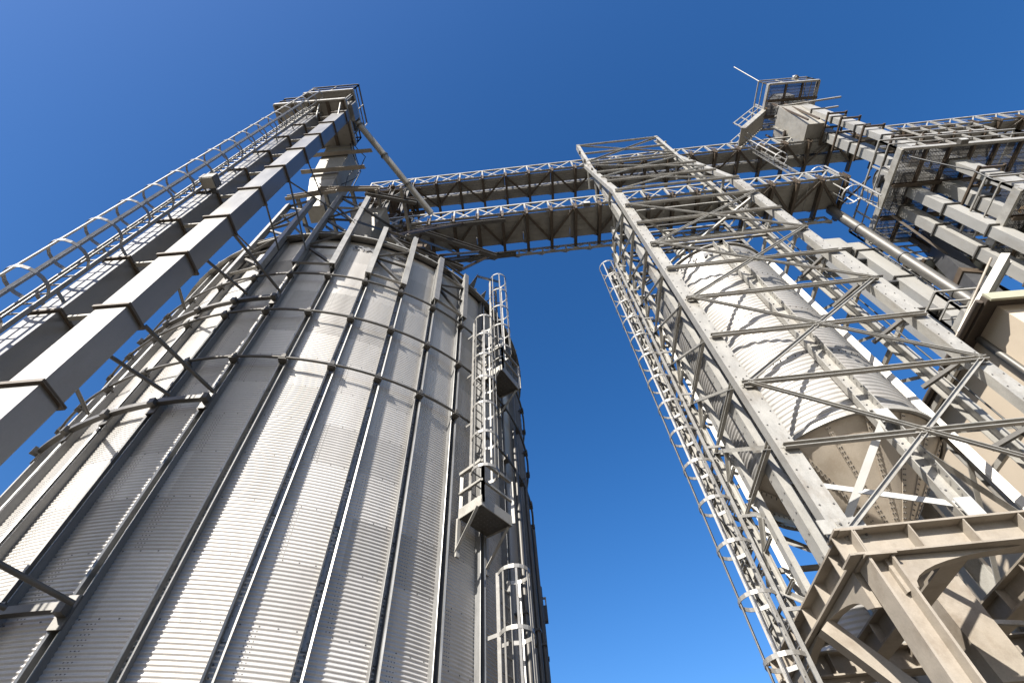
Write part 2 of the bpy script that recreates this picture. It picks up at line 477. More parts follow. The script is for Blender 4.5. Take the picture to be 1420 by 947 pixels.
def grain_silo():
    root = thing('grain_silo', 'huge round corrugated steel silo with bolted sheets, vertical ribs and wind rings', 'silo', (CX, CY, GZ))
    SH = RING_H / 2                        # sheet height, fifteen corrugations
    seams = [H1 + SH * (k + 0.5) - 0.06 for k in range(-18, 3)]
    mb = MB()
    corrugated(mb, CX, CY, RW, GZ, EAVE, SH / 15, 0.0060, 200, 6)
    rr = RW - 0.001
    for z in seams:
        if z > EAVE: continue
        for b in range(-9, 9):
            for k in range(4):
                ph = PHI0 + DPHI * (b + (k + 0.4) / 4)
                bolt(mb, sp(ph, rr, z), (cos(ph), sin(ph), 0), 0.0085, 0.007)
    for j, z in enumerate(seams):
        for b in range(-9, 9):
            if (b + j) % 2: continue
            for c in (0.24, 0.29, 0.34):
                ph = PHI0 + DPHI * (b + c)
                for k in range(1, 15):
                    zz = z - SH * k / 15
                    if zz < GZ + 0.05: continue
                    bolt(mb, sp(ph, rr, zz), (cos(ph), sin(ph), 0), 0.0062, 0.006)
    w_ = mb.build('wall', [M['silo'], M['bolt']], root)
    sheet_tone(w_, (CX, CY), seams[0], SH, DPHI, PHI0)
    # stiffeners: bolted hat sections
    sb = MB()
    prof = [(-0.036, -0.010), (0.036, -0.010), (0.036, 0.076), (0.048, 0.083), (0.045, 0.088), (0.029, 0.079), (0.029, -0.004),
            (-0.029, -0.004), (-0.029, 0.079), (-0.045, 0.088), (-0.048, 0.083), (-0.036, 0.076)]
    base = CX + RW + 0.006
    sb.extrude(prof, (base, CY, GZ), (base, CY, EAVE - 0.02), up=(1, 0, 0))
    z = GZ + 0.05
    while z < EAVE - 0.1:
        bolt(sb, (base + 0.0, CY - 0.016, z), (1, 0, 0), 0.007, 0.010)
        bolt(sb, (base + 0.0, CY + 0.016, z + 0.044), (1, 0, 0), 0.007, 0.010)
        z += 0.088
    for zs in seams:
        sb.box((base + 0.001, CY - 0.027, zs - 0.14), (base + 0.006, CY + 0.027, zs + 0.14))
    s0 = sb.build('stiffener', [M['rib'], M['bolt']], root)
    me = s0.data
    # turn about the silo axis
    s0.rotation_euler = (0, 0, PHI0)
    for k in range(1, 40):
        dup(s0, root, None, PHI0 + DPHI * k)
    # wind rings with clamps
    for h in (H1, H2, H3):
        rb = MB()
        rb.path([sp(2 * pi * i / 160, RW + 0.135, h) for i in range(160)], 0.019, 8, closed=True)
        for k in range(40):
            ph = PHI0 + DPHI * k
            a, b = sp(ph, RW + 0.06, h), sp(ph, RW + 0.165, h)
            rb.bar(a - vec(0, 0, 0.05), b - vec(0, 0, 0.05), 0.10, 0.012)
            rb.bar(a, b, 0.05, 0.055)
            rb.bar(sp(ph, RW + 0.15, h - 0.06), sp(ph, RW + 0.15, h + 0.06), 0.03, 0.014, up=(cos(ph), sin(ph), 0))
        rb.build('wind_ring', M['galv_dark'], root)
    # angle-iron bracing arcs for the elevator stays
    for h in (2.11, 4.50, 6.80):
        rb = MB()
        pts = [sp(PHI0 + DPHI * (0.02 - 4.1 * i / 20), RW + 0.15, h) for i in range(21)]
        for a, b in zip(pts[:-1], pts[1:]):
            rb.ell(a, b, 0.06, 0.010, up=(0, 0, 1))
        for k in (0, -1, -2, -3, -4):
            ph = PHI0 + DPHI * k
            rb.bar(sp(ph, RW + 0.02, h), sp(ph, RW + 0.19, h), 0.07, 0.08)
            rb.bar(sp(ph, RW + 0.1, h - 0.13), sp(ph, RW + 0.1, h + 0.13), 0.10, 0.02, up=(cos(ph), sin(ph), 0))
        rb.build('bracing_ring', M['galv_dark'], root)
    # eave and roof
    eb = MB()
    eb.path([sp(2 * pi * i / 160, RW + 0.06, EAVE + 0.02) for i in range(160)], 0.05, 6, closed=True)
    eb.build('eave_rim', M['galv_dark'], root)
    rf = MB()
    zt = EAVE + 0.05 + 3.5 * math.tan(radians(28))
    n = 80
    V = [sp(2 * pi * i / n, RW + 0.17, EAVE - 0.02) for i in range(n)] + [sp(2 * pi * i / n, 0.42, zt) for i in range(n)]
    V2 = [v - vec(0, 0, 0.03) for v in V]
    F = []
    for i in range(n):
        j = (i + 1) % n
        F += [(i, j, n + j, n + i), (2 * n + i, 3 * n + i, 3 * n + j, 2 * n + j), (i, 2 * n + i, 2 * n + j, j), (n + i, n + j, 3 * n + j, 3 * n + i)]
    rf.add(V + V2, F)
    for i in range(40):
        ph = PHI0 + DPHI * (i + 0.5)
        rf.bar(sp(ph, RW + 0.16, EAVE + 0.02), sp(ph, 0.45, zt + 0.03), 0.05, 0.06)
    rf.build('roof', M['galv'], root)
    # roof-edge brackets seen over the rim beside the ladder
    b = MB()
    for ph, L in ((radians(-38.5), 0.42), (radians(-33.5), 0.26)):
        p = sp(ph, RW + 0.1, EAVE)
        q = sp(ph, RW + 0.1 + L * 0.55, EAVE + L)
        t = vec(-sin(ph), cos(ph), 0) * 0.07
        b.add([p - t, p + t, q, sp(ph, RW, EAVE + 0.2)], [(0, 1, 2), (0, 2, 3), (1, 3, 2), (0, 3, 1)])
    b.build('roof_bracket', M['galv_dark'], root)
    rI = [PHI0 + DPHI * k for k in range(8)]
    lettering(root, 'SYMAGA', CX, CY, RW + 0.026, 0, EAVE - 0.33, 0.23, 0,
              slots=[rI[1] + 0.046, rI[1] + 0.080, rI[1] + 0.116, rI[2] + 0.05, rI[2] + 0.088, rI[2] + 0.126])
    return root
grain_silo()

# ladder flights and rest platforms on the silo
def face_at(phi_deg, r):
    p = radians(phi_deg)
    return (CX + r * cos(p), CY + r * sin(p)), p
for lab, ph, z0, zc, z1 in (
        ('lowest caged ladder flight on the shaded side of the great silo below the lower platform', -30.0, GZ, 0.55, 3.16),
        ('middle caged ladder flight on the great silo rising from the lower rest platform', -37.0, 3.72, 4.25, 7.75),
        ('top caged ladder flight on the great silo reaching over the roof edge', -30.0, 6.7, 7.35, 10.1)):
    (b, p) = face_at(ph, RW + 0.24)
    caged_ladder(lab, b, p, z0, z1, zc, group='caged ladders up the great silo', rc=0.175, w=0.22)

def rest_platform(label, phi_in, phi_out, z):
    root = thing('rest_platform', label, 'platform', tuple(sp(radians(phi_in), RW + 0.2, z)), 'rest platforms on the great silo')
    a, b = radians(phi_in), radians(phi_out)
    A0, B0, A1, B1 = sp(a, RW + 0.08, z), sp(b, RW + 0.08, z), sp(a, RW + 0.46, z), sp(b, RW + 0.46, z)
    up = vec(0, 0, 1)
    d = MB()
    d.add([A0, B0, B1, A1, A0 + up * .012, B0 + up * .012, B1 + up * .012, A1 + up * .012],
          [(0, 1, 2, 3), (4, 7, 6, 5), (0, 4, 5, 1), (1, 5, 6, 2), (2, 6, 7, 3), (3, 7, 4, 0)])
    for i in range(1, 9):
        for j in range(1, 7):
            q = A0 + (B0 - A0) * i / 9 + (A1 - A0) * j / 7
            bolt(d, q, (0, 0, -1), 0.013, 0.003, 1)
    d.build('deck', [M['galv_dark'], M['bolt']], root)
    e = MB()
    for p, q in ((A0, A1), (A1, B1), (B0, B1)):
        e.bar(p + up * 0.02, q + up * 0.02, 0.012, 0.085)
    e.build('edge_beam', M['galv'], root)
    railing(root, [A0 + up * .02, A1 + up * .02, B1 + up * .02], h=0.62, posts=0.5, mats='galv', r=0.02)
    for p0, p1, ph in ((A0, A1, a), (B0, B1, b)):
        k = MB()
        k.bar(p0 - up * 0.02, sp(ph, RW + 0.08, z - 0.5), 0.05, 0.03, up=(cos(ph), sin(ph), 0))
        k.ell(sp(ph, RW + 0.08, z - 0.45), p1 - up * 0.03 - (p1 - p0) * 0.1, 0.04, 0.008)
        k.build('knee_bracket', M['galv'], root)
    return root
rest_platform('lower rest platform with railing on the great silo between the lowest and middle ladder flights', -39.0, -31.4, 3.69)
rest_platform('upper rest platform with railing on the great silo beside the top of the middle ladder', -32.0, -24.6, 6.67)

# pipes at the far right edge of the silo
t = thing('drain_pipe', 'thin vertical pipes clipped to the shaded edge of the great silo', 'pipe', tuple(sp(radians(4), RW + .1, GZ)))
for k, ph in enumerate((-19.0, -12.0, -6.0, 0.0, 4.0)):
    m_ = MB()
    p = radians(ph)
    m_.tube(sp(p, RW + 0.14, GZ), sp(p, RW + 0.14, 6.2 - 0.7 * k), 0.03, 8)
    for z in (-0.3, 0.9, 2.1, 3.1):
        m_.bar(sp(p, RW, z), sp(p, RW + 0.18, z), 0.09, 0.03)
    m_.build('pipe', M['galv_dark'], t)
t = thing('junction_box', 'small dark box with bracket sticking out of the far edge of the great silo', 'junction box', tuple(sp(radians(1.5), RW + .15, 3.7)))
m_ = MB(); c = sp(radians(1.5), RW + 0.17, 3.75)
m_.box(c - vec(.05, .05, .12), c + vec(.05, .05, .1)); m_.build('housing', M['dark'], t)
m_ = MB(); m_.bar(sp(radians(1.5), RW, 3.98), sp(radians(1.5), RW + .22, 3.98), 0.04, 0.02)
m_.bar(sp(radians(1.5), RW + .21, 3.98), sp(radians(1.5), RW + .21, 3.7), 0.015, 0.02); m_.build('bracket', M['galv'], t)

# ================================================================== LEFT BUCKET ELEVATOR
EX0, EX1, EY0, EY1 = -4.06, -3.73, 2.29, 2.57
FX0, FX1 = -4.72, -4.41
HEAD = 14.5
def left_elevator():
    root = thing('bucket_elevator', 'tall grey twin-leg bucket elevator standing in front of the great silo', 'elevator', (-4.2, 2.43, GZ))
    fl = [3.27 + 1.192 * k for k in range(-3, 10)]
    for (a, b) in ((EX0, EX1), (FX0, FX1)):
        c = MB()
        c.box((a + .012, EY0 + .012, GZ), (b - .012, EY1 - .012, HEAD - 0.06))
        cs = c.build('casing', M['casing'], root)
        f0 = None
        for z in fl:
            if f0 is None:
                m_ = MB(); m_.box((a - .018, EY0 - .018, z - .016), (b + .018, EY1 + .018, z - .002)); m_.box((a - .018, EY0 - .018, z + .002), (b + .018, EY1 + .018, z + .016))
                f0 = m_.build('flange', M['brown'], cs)
            else:
                dup(f0, cs, (0, 0, z - fl[0]))
    t0 = None
    for z in fl:
        if t0 is None:
            m_ = MB(); m_.bar((FX1 + .03, EY0 + .1, z), (EX0 - .03, EY0 + .1, z), 0.05, 0.03); m_.bar((FX1 + .03, EY1 - .06, z), (EX0 - .03, EY1 - .06, z), 0.05, 0.03)
            t0 = m_.build('tie_bar', M['galv'], root)
        else:
            dup(t0, root, (0, 0, z - fl[0]))
    for h in (2.11, 4.50, 6.80):
        for q0, q1 in (((EX1, EY1), (-3.40, 3.50)), ((-4.47, EY1), (-3.893, 3.49)), ((-4.70, EY1), (-4.914, 3.66))):
            MB().tube((q0[0], q0[1], h), (q1[0], q1[1], h), 0.022, 8).build('stay_rod', M['galv_dark'], root)
    for q0, q1 in (((EX1, EY1, 9.23), (-2.95, 3.62, 9.75)), ((EX1, EY1, 9.23), (-4.35, 3.55, 10.6)), ((EX1, EY1, 9.23), (-3.45, 3.5, 8.3)),
                   ((EX1, EY1, 10.42), (-3.93, 3.5, 11.2)), ((EX1, EY1, 8.04), (-3.96, 3.5, 8.4)), ((-4.6, EY1, 8.04), (-4.5, 3.56, 8.6))):
        MB().tube(q0, q1, 0.016, 6).build('stay_rod', M['galv_dark'], root)
left_elevator()
caged_ladder('long caged ladder running up beside the tall left elevator to its head platform', (-4.66, EY0 - 0.1), -pi / 2, GZ, HEAD + 0.5, 0.9,
             w=0.22, rc=0.19, rung=0.19, hoop=0.62)

def slab(mb, x0, x1, y0, y1, z0, z1, mi=0):
    mb.box((x0, y0, z0), (x1, y1, z1), mi)

def head_platform():
    root = thing('head_platform', 'railed steel platform round the head of the tall left elevator', 'platform', (-4.7, 2.6, HEAD))
    m_ = MB(); slab(m_, -5.6, -3.8, 2.09, 3.2, HEAD, HEAD + .02)
    m_.build('deck', M['deck'], root)
    for x in (-5.58, -5.15, -4.7, -4.25, -3.82):
        MB().chan((x, 2.1, HEAD - .05), (x, 3.19, HEAD - .05), 0.08, 0.05, 0.008).build('joist', M['brown'], root)
    e = MB()
    for p, q in (((-5.62, 2.07), (-3.78, 2.07)), ((-5.62, 3.22), (-3.78, 3.22)), ((-5.62, 2.07), (-5.62, 3.22)), ((-3.78, 2.07), (-3.78, 3.22))):
        e.bar((*p, HEAD + .01), (*q, HEAD + .01), 0.04, 0.14)
    e.build('edge_beam', M['galv'], root)
    railing(root, [(-4.9, 2.07, HEAD), (-5.6, 2.07, HEAD), (-5.6, 3.2, HEAD), (-3.8, 3.2, HEAD), (-3.8, 2.07, HEAD)], h=0.78, posts=0.6, mats='galv_dark')
    U = HEAD + 0.85
    m_ = MB(); slab(m_, -5.05, -3.75, 2.0, 3.0, U, U + .02); m_.build('upper_deck', M['deck'], root)
    e = MB()
    for p, q in (((-5.07, 1.98), (-3.73, 1.98)), ((-5.07, 3.02), (-3.73, 3.02)), ((-5.07, 1.98), (-5.07, 3.02)), ((-3.73, 1.98), (-3.73, 3.02))):
        e.bar((*p, U + .01), (*q, U + .01), 0.035, 0.12)
    e.build('upper_edge_beam', M['galv'], root)
    railing(root, [(-5.05, 3.0, U), (-5.05, 1.98, U), (-3.75, 1.98, U), (-3.75, 3.0, U)], h=0.85, posts=0.65, mats='galv_dark')
    for x in (-5.0, -3.8):
        for y in (2.1, 2.95):
            MB().ell((x, y, HEAD), (x, y, U), 0.06, 0.008).build('post', M['galv'], root)
    m_ = MB()
    for p in ((-4.45, 2.12), (-3.9, 2.12)):
        m_.tube((p[0], p[1], HEAD - 0.02), (p[0] + .04, EY0 + .05, HEAD - 0.75), 0.02, 8)
    m_.build('prop', M['galv'], root)
head_platform()
def elevator_head():
    root = thing('elevator_head', 'rounded steel head casing and motor on top of the tall left elevator', 'elevator head', (-4.2, 2.43, HEAD))
    m_ = MB(); z = HEAD + 0.5
    pts = [(-4.75, z - .46), (-4.75, z)] + [(-4.2 - .55 * cos(pi * i / 12), z + .5 * sin(pi * i / 12)) for i in range(1, 12)] + [(-3.66, z), (-3.66, z - .46)]
    m_.extrude([(p[0] + 4.2, p[1] - z) for p in pts], (-4.2, EY1 + .06, z), (-4.2, EY0 - .06, z), up=(0, 0, 1))
    m_.build('hood', M['casing'], root)
    m_ = MB(); m_.tube((-4.2, 2.62, z), (-4.2, 3.0, z), 0.12, 14); m_.build('motor', M['motor'], root)
elevator_head()
t = thing('floodlight', 'small square floodlight on the tall left elevator below its head', 'floodlight', (-4.55, 2.2, 7.75))
m_ = MB(); m_.box((-4.50, 2.02, 7.86), (-4.29, 2.2, 8.04)); m_.build('housing', M['galv_dark'], t)
m_ = MB(); m_.box((-4.49, 2.03, 7.845), (-4.30, 2.19, 7.858)); m_.build('lens', M['deck'], t)
m_ = MB(); m_.bar((-4.4, 2.2, 7.95), (-4.4, 2.3, 7.95), 0.08, 0.03); m_.build('bracket', M['dark'], t)

# discharge spout, left head to the lower conveyor
t = thing('spout_pipe', 'long shiny round spout slanting from the left elevator head down to the lower conveyor bridge', 'spout', (-3.6, 2.85, HEAD))
A_, B_ = vec(-3.62, 2.70, 14.62), vec(-1.86, 4.80, 13.1)
MB().tube(A_, B_, 0.085, 16).build('tube', M['galv'], t)
for f in (0.03, 0.36, 0.68):
    c = A_ + (B_ - A_) * f; d = (B_ - A_) / np.linalg.norm(B_ - A_)
    MB().tube(c - d * .02, c + d * .02, 0.105, 16).build('collar', M['galv_dark'], t)

# chute box under the head and its table on the silo
t = thing('surge_hopper', 'square pale steel hopper box hanging between the left elevator head and the silo roof', 'hopper', (-4.2, 3.9, 12.2))
m_ = MB(); m_.frustum((-4.2, 3.75, 12.35), .32, .3, (-4.2, 3.55, 14.4), .36, .34); m_.build('body', M['deck_pale'], t)
for z in (12.6, 13.7):
    m_ = MB(); y = 3.75 - .2 * (z - 12.35) / 2.05
    m_.ell((-4.75, y - .36, z), (-3.2, y - .36, z), 0.10, 0.012)
    m_.build('support_angle', M['tan'], t)
m_ = MB(); m_.frustum((-4.2, 3.95, 11.35), .2, .2, (-4.2, 3.75, 12.34), .31, .29); m_.build('outlet', M['deck'], t)

def support_frame(label, k0, k1, zb, zt, mats='galv', r=RW + 0.10):
    a, b = PHI0 + DPHI * k0, PHI0 + DPHI * k1
    root = thing('lattice_support', label, 'support frame', tuple(sp((a + b) / 2, r, zb)), 'lattice frames on the silo top')
    for ph, s_ in ((a, 1), (b, -1)):
        n_ = vec(cos(ph), sin(ph), 0)
        MB().chan(sp(ph, r + .12, zb), sp(ph, r + .12, zt), 0.095, 0.10, 0.012, up=tuple(-n_)).build('post', M[mats], root)
    n = max(3, int(round((zt - zb) / 0.62)))
    for i in range(n + 1):
        z = zb + 0.06 + (zt - zb - 0.12) * i / n
        MB().ell(sp(a, r + .04, z), sp(b, r + .04, z), 0.05, 0.008).build('rung_angle', M['galv_dark' if i % 2 else 'galv'], root)
        if i < n:
            z2 = zb + 0.06 + (zt - zb - 0.12) * (i + 1) / n
            p, q = (a, b) if i % 2 else (b, a)
            MB().ell(sp(p, r + .06, z), sp(q, r + .06, z2), 0.045, 0.008).build('diagonal', M['galv_dark'], root)
    return root
support_frame('leftmost lattice frame on the silo top, nearest the left elevator', -2, -1, 7.85, 11.25, 'ladder')
support_frame('tall lattice frame in front of the hopper box, rising through the silo eave', 0, 1, 7.85, 11.25, 'ladder')
support_frame('short sunlit lattice frame below the left end of the lower bridge', 2, 3, 7.75, 9.72)
support_frame('short shaded lattice frame on the silo top nearest the ladder', 4, 5, 7.75, 9.4, 'ladder')

t = thing('roof_table', 'frame of pale beams on the lattice frames above the silo roof', 'steel frame', (-3.8, 4.0, 11.3))
Z = 11.3
def tb(name, p, q, h=0.16, w=0.08, m='tan'):
    MB().ibeam(p, q, h, w).build(name, M[m], t)
tb('beam', (-4.75, 3.50, Z), (-3.6, 3.42, Z)); tb('beam', (-4.05, 3.42, Z + .17), (-2.7, 3.52, Z + .17)); tb('beam', (-2.95, 3.55, Z), (-1.9, 3.85, Z), m='galv_dark')
tb('beam', (-4.7, 4.6, Z), (-2.2, 4.6, Z)); tb('beam', (-4.6, 5.6, Z), (-2.0, 5.6, Z))
for x in (-4.55, -3.9, -3.3, -2.75, -2.2):
    tb('joist', (x, 3.5, Z + .1), (x, 5.7, Z + .1), 0.12, 0.06, 'deck')
for x, y in ((-4.6, 4.6), (-2.3, 4.6), (-4.5, 5.6), (-2.1, 5.6)):
    MB().chan((x, y, 10.0), (x, y, Z - .09), 0.12, 0.07, 0.012, up=(0, -1, 0)).build('post', M['galv_dark'], t)
for p, q in (((-4.5, 3.55, 10.2), (-4.5, 4.6, Z - .1)), ((-2.9, 3.6, 9.7), (-2.4, 4.6, Z - .1)), ((-3.4, 3.55, 10.4), (-2.9, 3.6, 9.6)), ((-3.9, 3.55, 9.6), (-3.9, 4.6, 11.2)),
             ((-2.9, 3.6, 10.4), (-2.3, 4.6, 11.2)), ((-3.4, 3.55, 9.4), (-3.4, 4.8, 11.1))):
    MB().ell(p, q, 0.06, 0.008).build('knee_brace', M['galv_dark'], t)
m_ = MB(); m_.frustum((-3.0, 4.3, 10.1), .12, .12, (-3.0, 4.3, 11.25), .42, .42); m_.build('funnel', M['deck_pale'], t)

# ================================================================== CONVEYOR BRIDGES
def bx(x, y, z):
    """grid of the right-hand plant: turned 1.5 degrees clockwise in plan"""
    return vec(x, y - 0.026 * x, z)

def truss(root, x0, x1, y, z0, z1, step, name='rail_truss', m='galv', cross=True):
    n = max(2, int(round((x1 - x0) / step)))
    mb = MB()
    mb.ell(bx(x0, y, z1), bx(x1, y, z1), 0.06, 0.008, up=(0, 0, -1))
    mb.ell(bx(x0, y, z0), bx(x1, y, z0), 0.07, 0.008)
    for i in range(n + 1):
        x = x0 + (x1 - x0) * i / n
        mb.ell(bx(x, y, z0), bx(x, y, z1), 0.045, 0.007, up=(1, 0, 0))
        if i < n:
            xb = x0 + (x1 - x0) * (i + 1) / n
            mb.bar(bx(x, y + .012, z0), bx(xb, y + .012, z1), 0.012, 0.04)
            if cross: mb.bar(bx(x, y + .028, z1), bx(xb, y + .028, z0), 0.012, 0.04)
    return mb.build(name, M[m], root)

def deck_panel(mb, x0, x1, y0, y1, z, t=0.02):
    P = [bx(x0, y0, z), bx(x1, y0, z), bx(x1, y1, z), bx(x0, y1, z)]
    mb.add(P + [p + vec(0, 0, t) for p in P], [(0, 3, 2, 1), (4, 5, 6, 7), (0, 1, 5, 4), (1, 2, 6, 5), (2, 3, 7, 6), (3, 0, 4, 7)])

def bridge(name, label, x0, x1, bands, yn, yf, zd, zr, step, girder=None, trough=None):
    root = thing(name, label, 'conveyor bridge', tuple(bx((x0 + x1) / 2, (yn + yf) / 2, zd)), 'conveyor bridges')
    truss(root, x0, x1, yn, zd + 0.02, zr, step)
    truss(root, x0, x1, yf, zd + 0.02, zr, step)
    if girder: truss(root, x0 + .4, x1 - .3, girder[0], girder[1], zd - 0.06, step, 'girder_truss', 'galv')
    for (a, b) in bands:
        mb = MB()
        k = x0
        while k < x1 - 0.05:
            e = min(x1, k + 2 * step)
            deck_panel(mb, k + 0.004, e - 0.004, a, b, zd)
            for f in (0.2, 0.4, 0.6, 0.8):            # pressed ribs under the sheet
                yy = a + (b - a) * f
                mb.bar(bx(k + .02, yy, zd - .006), bx(e - .02, yy, zd - .006), 0.03, 0.012)
            k = e
        mb.build('deck', M['deck'], root)
    n = int(round((x1 - x0) / step))
    c0 = None; d0 = None
    for i in range(n + 1):
        x = x0 + (x1 - x0) * i / n
        dx = (x1 - x0) * i / n
        off = (dx, -0.026 * dx, 0)
        if c0 is None:
            c0 = MB().chan(bx(x, yn - .06, zd - .075), bx(x, yf + .30, zd - .075), 0.14, 0.075, 0.012, up=(1, 0, 0)).build('cross_beam', M['brown'], root)
            k0 = MB().chan(bx(x + .03, yn - .05, zd - .14), bx(x + .03, yn - .05, zd + .22), 0.09, 0.05, 0.008, up=(0, -1, 0)).build('rail_post', M['brown'], root)
        else:
            dup(c0, root, off); dup(k0, root, off)
        if i < n and i % 2 == 0:
            xb = x + (x1 - x0) / n
            if d0 is None:
                d0 = MB().ell(bx(x, yn, zd - .11), bx(xb, yf, zd - .11), 0.06, 0.008).build('under_brace', M['brown'], root)
                d1 = MB().ell(bx(xb, yf, zd - .11), bx(xb + (x1 - x0) / n, yn, zd - .11), 0.06, 0.008).build('under_brace', M['brown'], root)
            else:
                dup(d0, root, off); dup(d1, root, off)
    if trough:
        mb = MB()
        for (a, b, z0, z1) in trough:
            deck_panel(mb, x0 + .1, x1 - .1, a, b, z0, z1 - z0)
        mb.build('conveyor_trough', M['casing'], root)
    return root
bridge('conveyor_bridge', 'lower conveyor bridge with white lattice railing, passing through the steel tower to the great silo', -3.18, 8.85,
       [(4.86, 5.62)], 4.84, 5.64, 12.6, 13.37, 0.62, girder=(5.80, 12.12), trough=[(5.05, 5.4, 12.75, 13.1)])
bridge('conveyor_bridge', 'upper conveyor bridge with twin dark floor strips, highest line across the sky', -4.3, 19.0,
       [(5.02, 5.36), (5.44, 5.74)], 5.0, 5.76, 16.45, 17.36, 0.75, trough=[(5.45, 5.7, 16.6, 16.95)])

# knot of steel at the left end of the upper bridge, over the silo
t = thing('bridge_trestle', 'dark cluster of posts and beams carrying the left bridge ends above the silo roof', 'trestle', (-2.6, 5.3, 11.4))
def tb2(name, p, q, m='galv_dark', h=0.14, w=0.1):
    MB().ibeam(p, q, h, w, 0.012, 0.01).build(name, M[m], t)
for x in (-3.9, -3.4, -2.9):
    for y in (5.0, 5.8):
        tb2('post', bx(x, y, 11.2), bx(x, y, 16.38))
for z in (12.45, 13.9, 15.2, 16.2):
    tb2('beam', bx(-4.3, 5.0, z), bx(-2.5, 5.0, z), 'brown'); tb2('beam', bx(-4.3, 5.8, z), bx(-2.5, 5.8, z), 'brown')
    for x in (-3.9, -3.4, -2.9):
        tb2('cross_beam', bx(x, 4.85, z + .12), bx(x, 5.95, z + .12), 'brown')
for a, b in (((-3.9, 5.0, 13.9), (-3.4, 5.0, 15.2)), ((-3.4, 5.0, 15.2), (-2.9, 5.0, 16.2)), ((-3.4, 5.0, 12.5), (-2.9, 5.0, 13.9)), ((-3.9, 5.0, 12.5), (-3.9, 5.8, 13.9))):
    MB().ell(bx(*a), bx(*b), 0.07, 0.01).build('diagonal', M['galv'], t)
for a, b in (((-2.3, 4.0, 9.7), (-1.7, 4.9, 12.4)), ((-1.9, 3.95, 9.7), (-1.0, 4.9, 12.4)), ((-1.8, 4.05, 9.7), (-1.2, 5.7, 12.3)), ((-1.3, 4.5, 9.5), (-0.9, 5.7, 12.1)),
             ((-1.0, 4.8, 9.5), (-0.4, 5.7, 12.0)), ((-2.4, 3.9, 9.7), (-2.6, 4.9, 12.4)), ((-1.6, 4.2, 9.6), (-2.4, 4.9, 11.4)), ((-1.35, 4.4, 9.5), (-0.6, 4.9, 10.6)), ((-0.6, 4.9, 9.4), (-0.2, 5.6, 10.4))):
    MB().ell(a, b, 0.065, 0.01).build('raking_prop', M['brown'], t)
for a, b in (((-2.45, 3.95, 9.75), (-0.9, 4.75, 9.6)), ((-1.9, 4.5, 11.2), (-0.2, 5.2, 11.0)), ((-2.2, 4.9, 12.38), (0.1, 4.85, 12.38)), ((-2.2, 5.7, 12.0), (0.3, 5.65, 12.0))):
    tb2('beam', a, b)

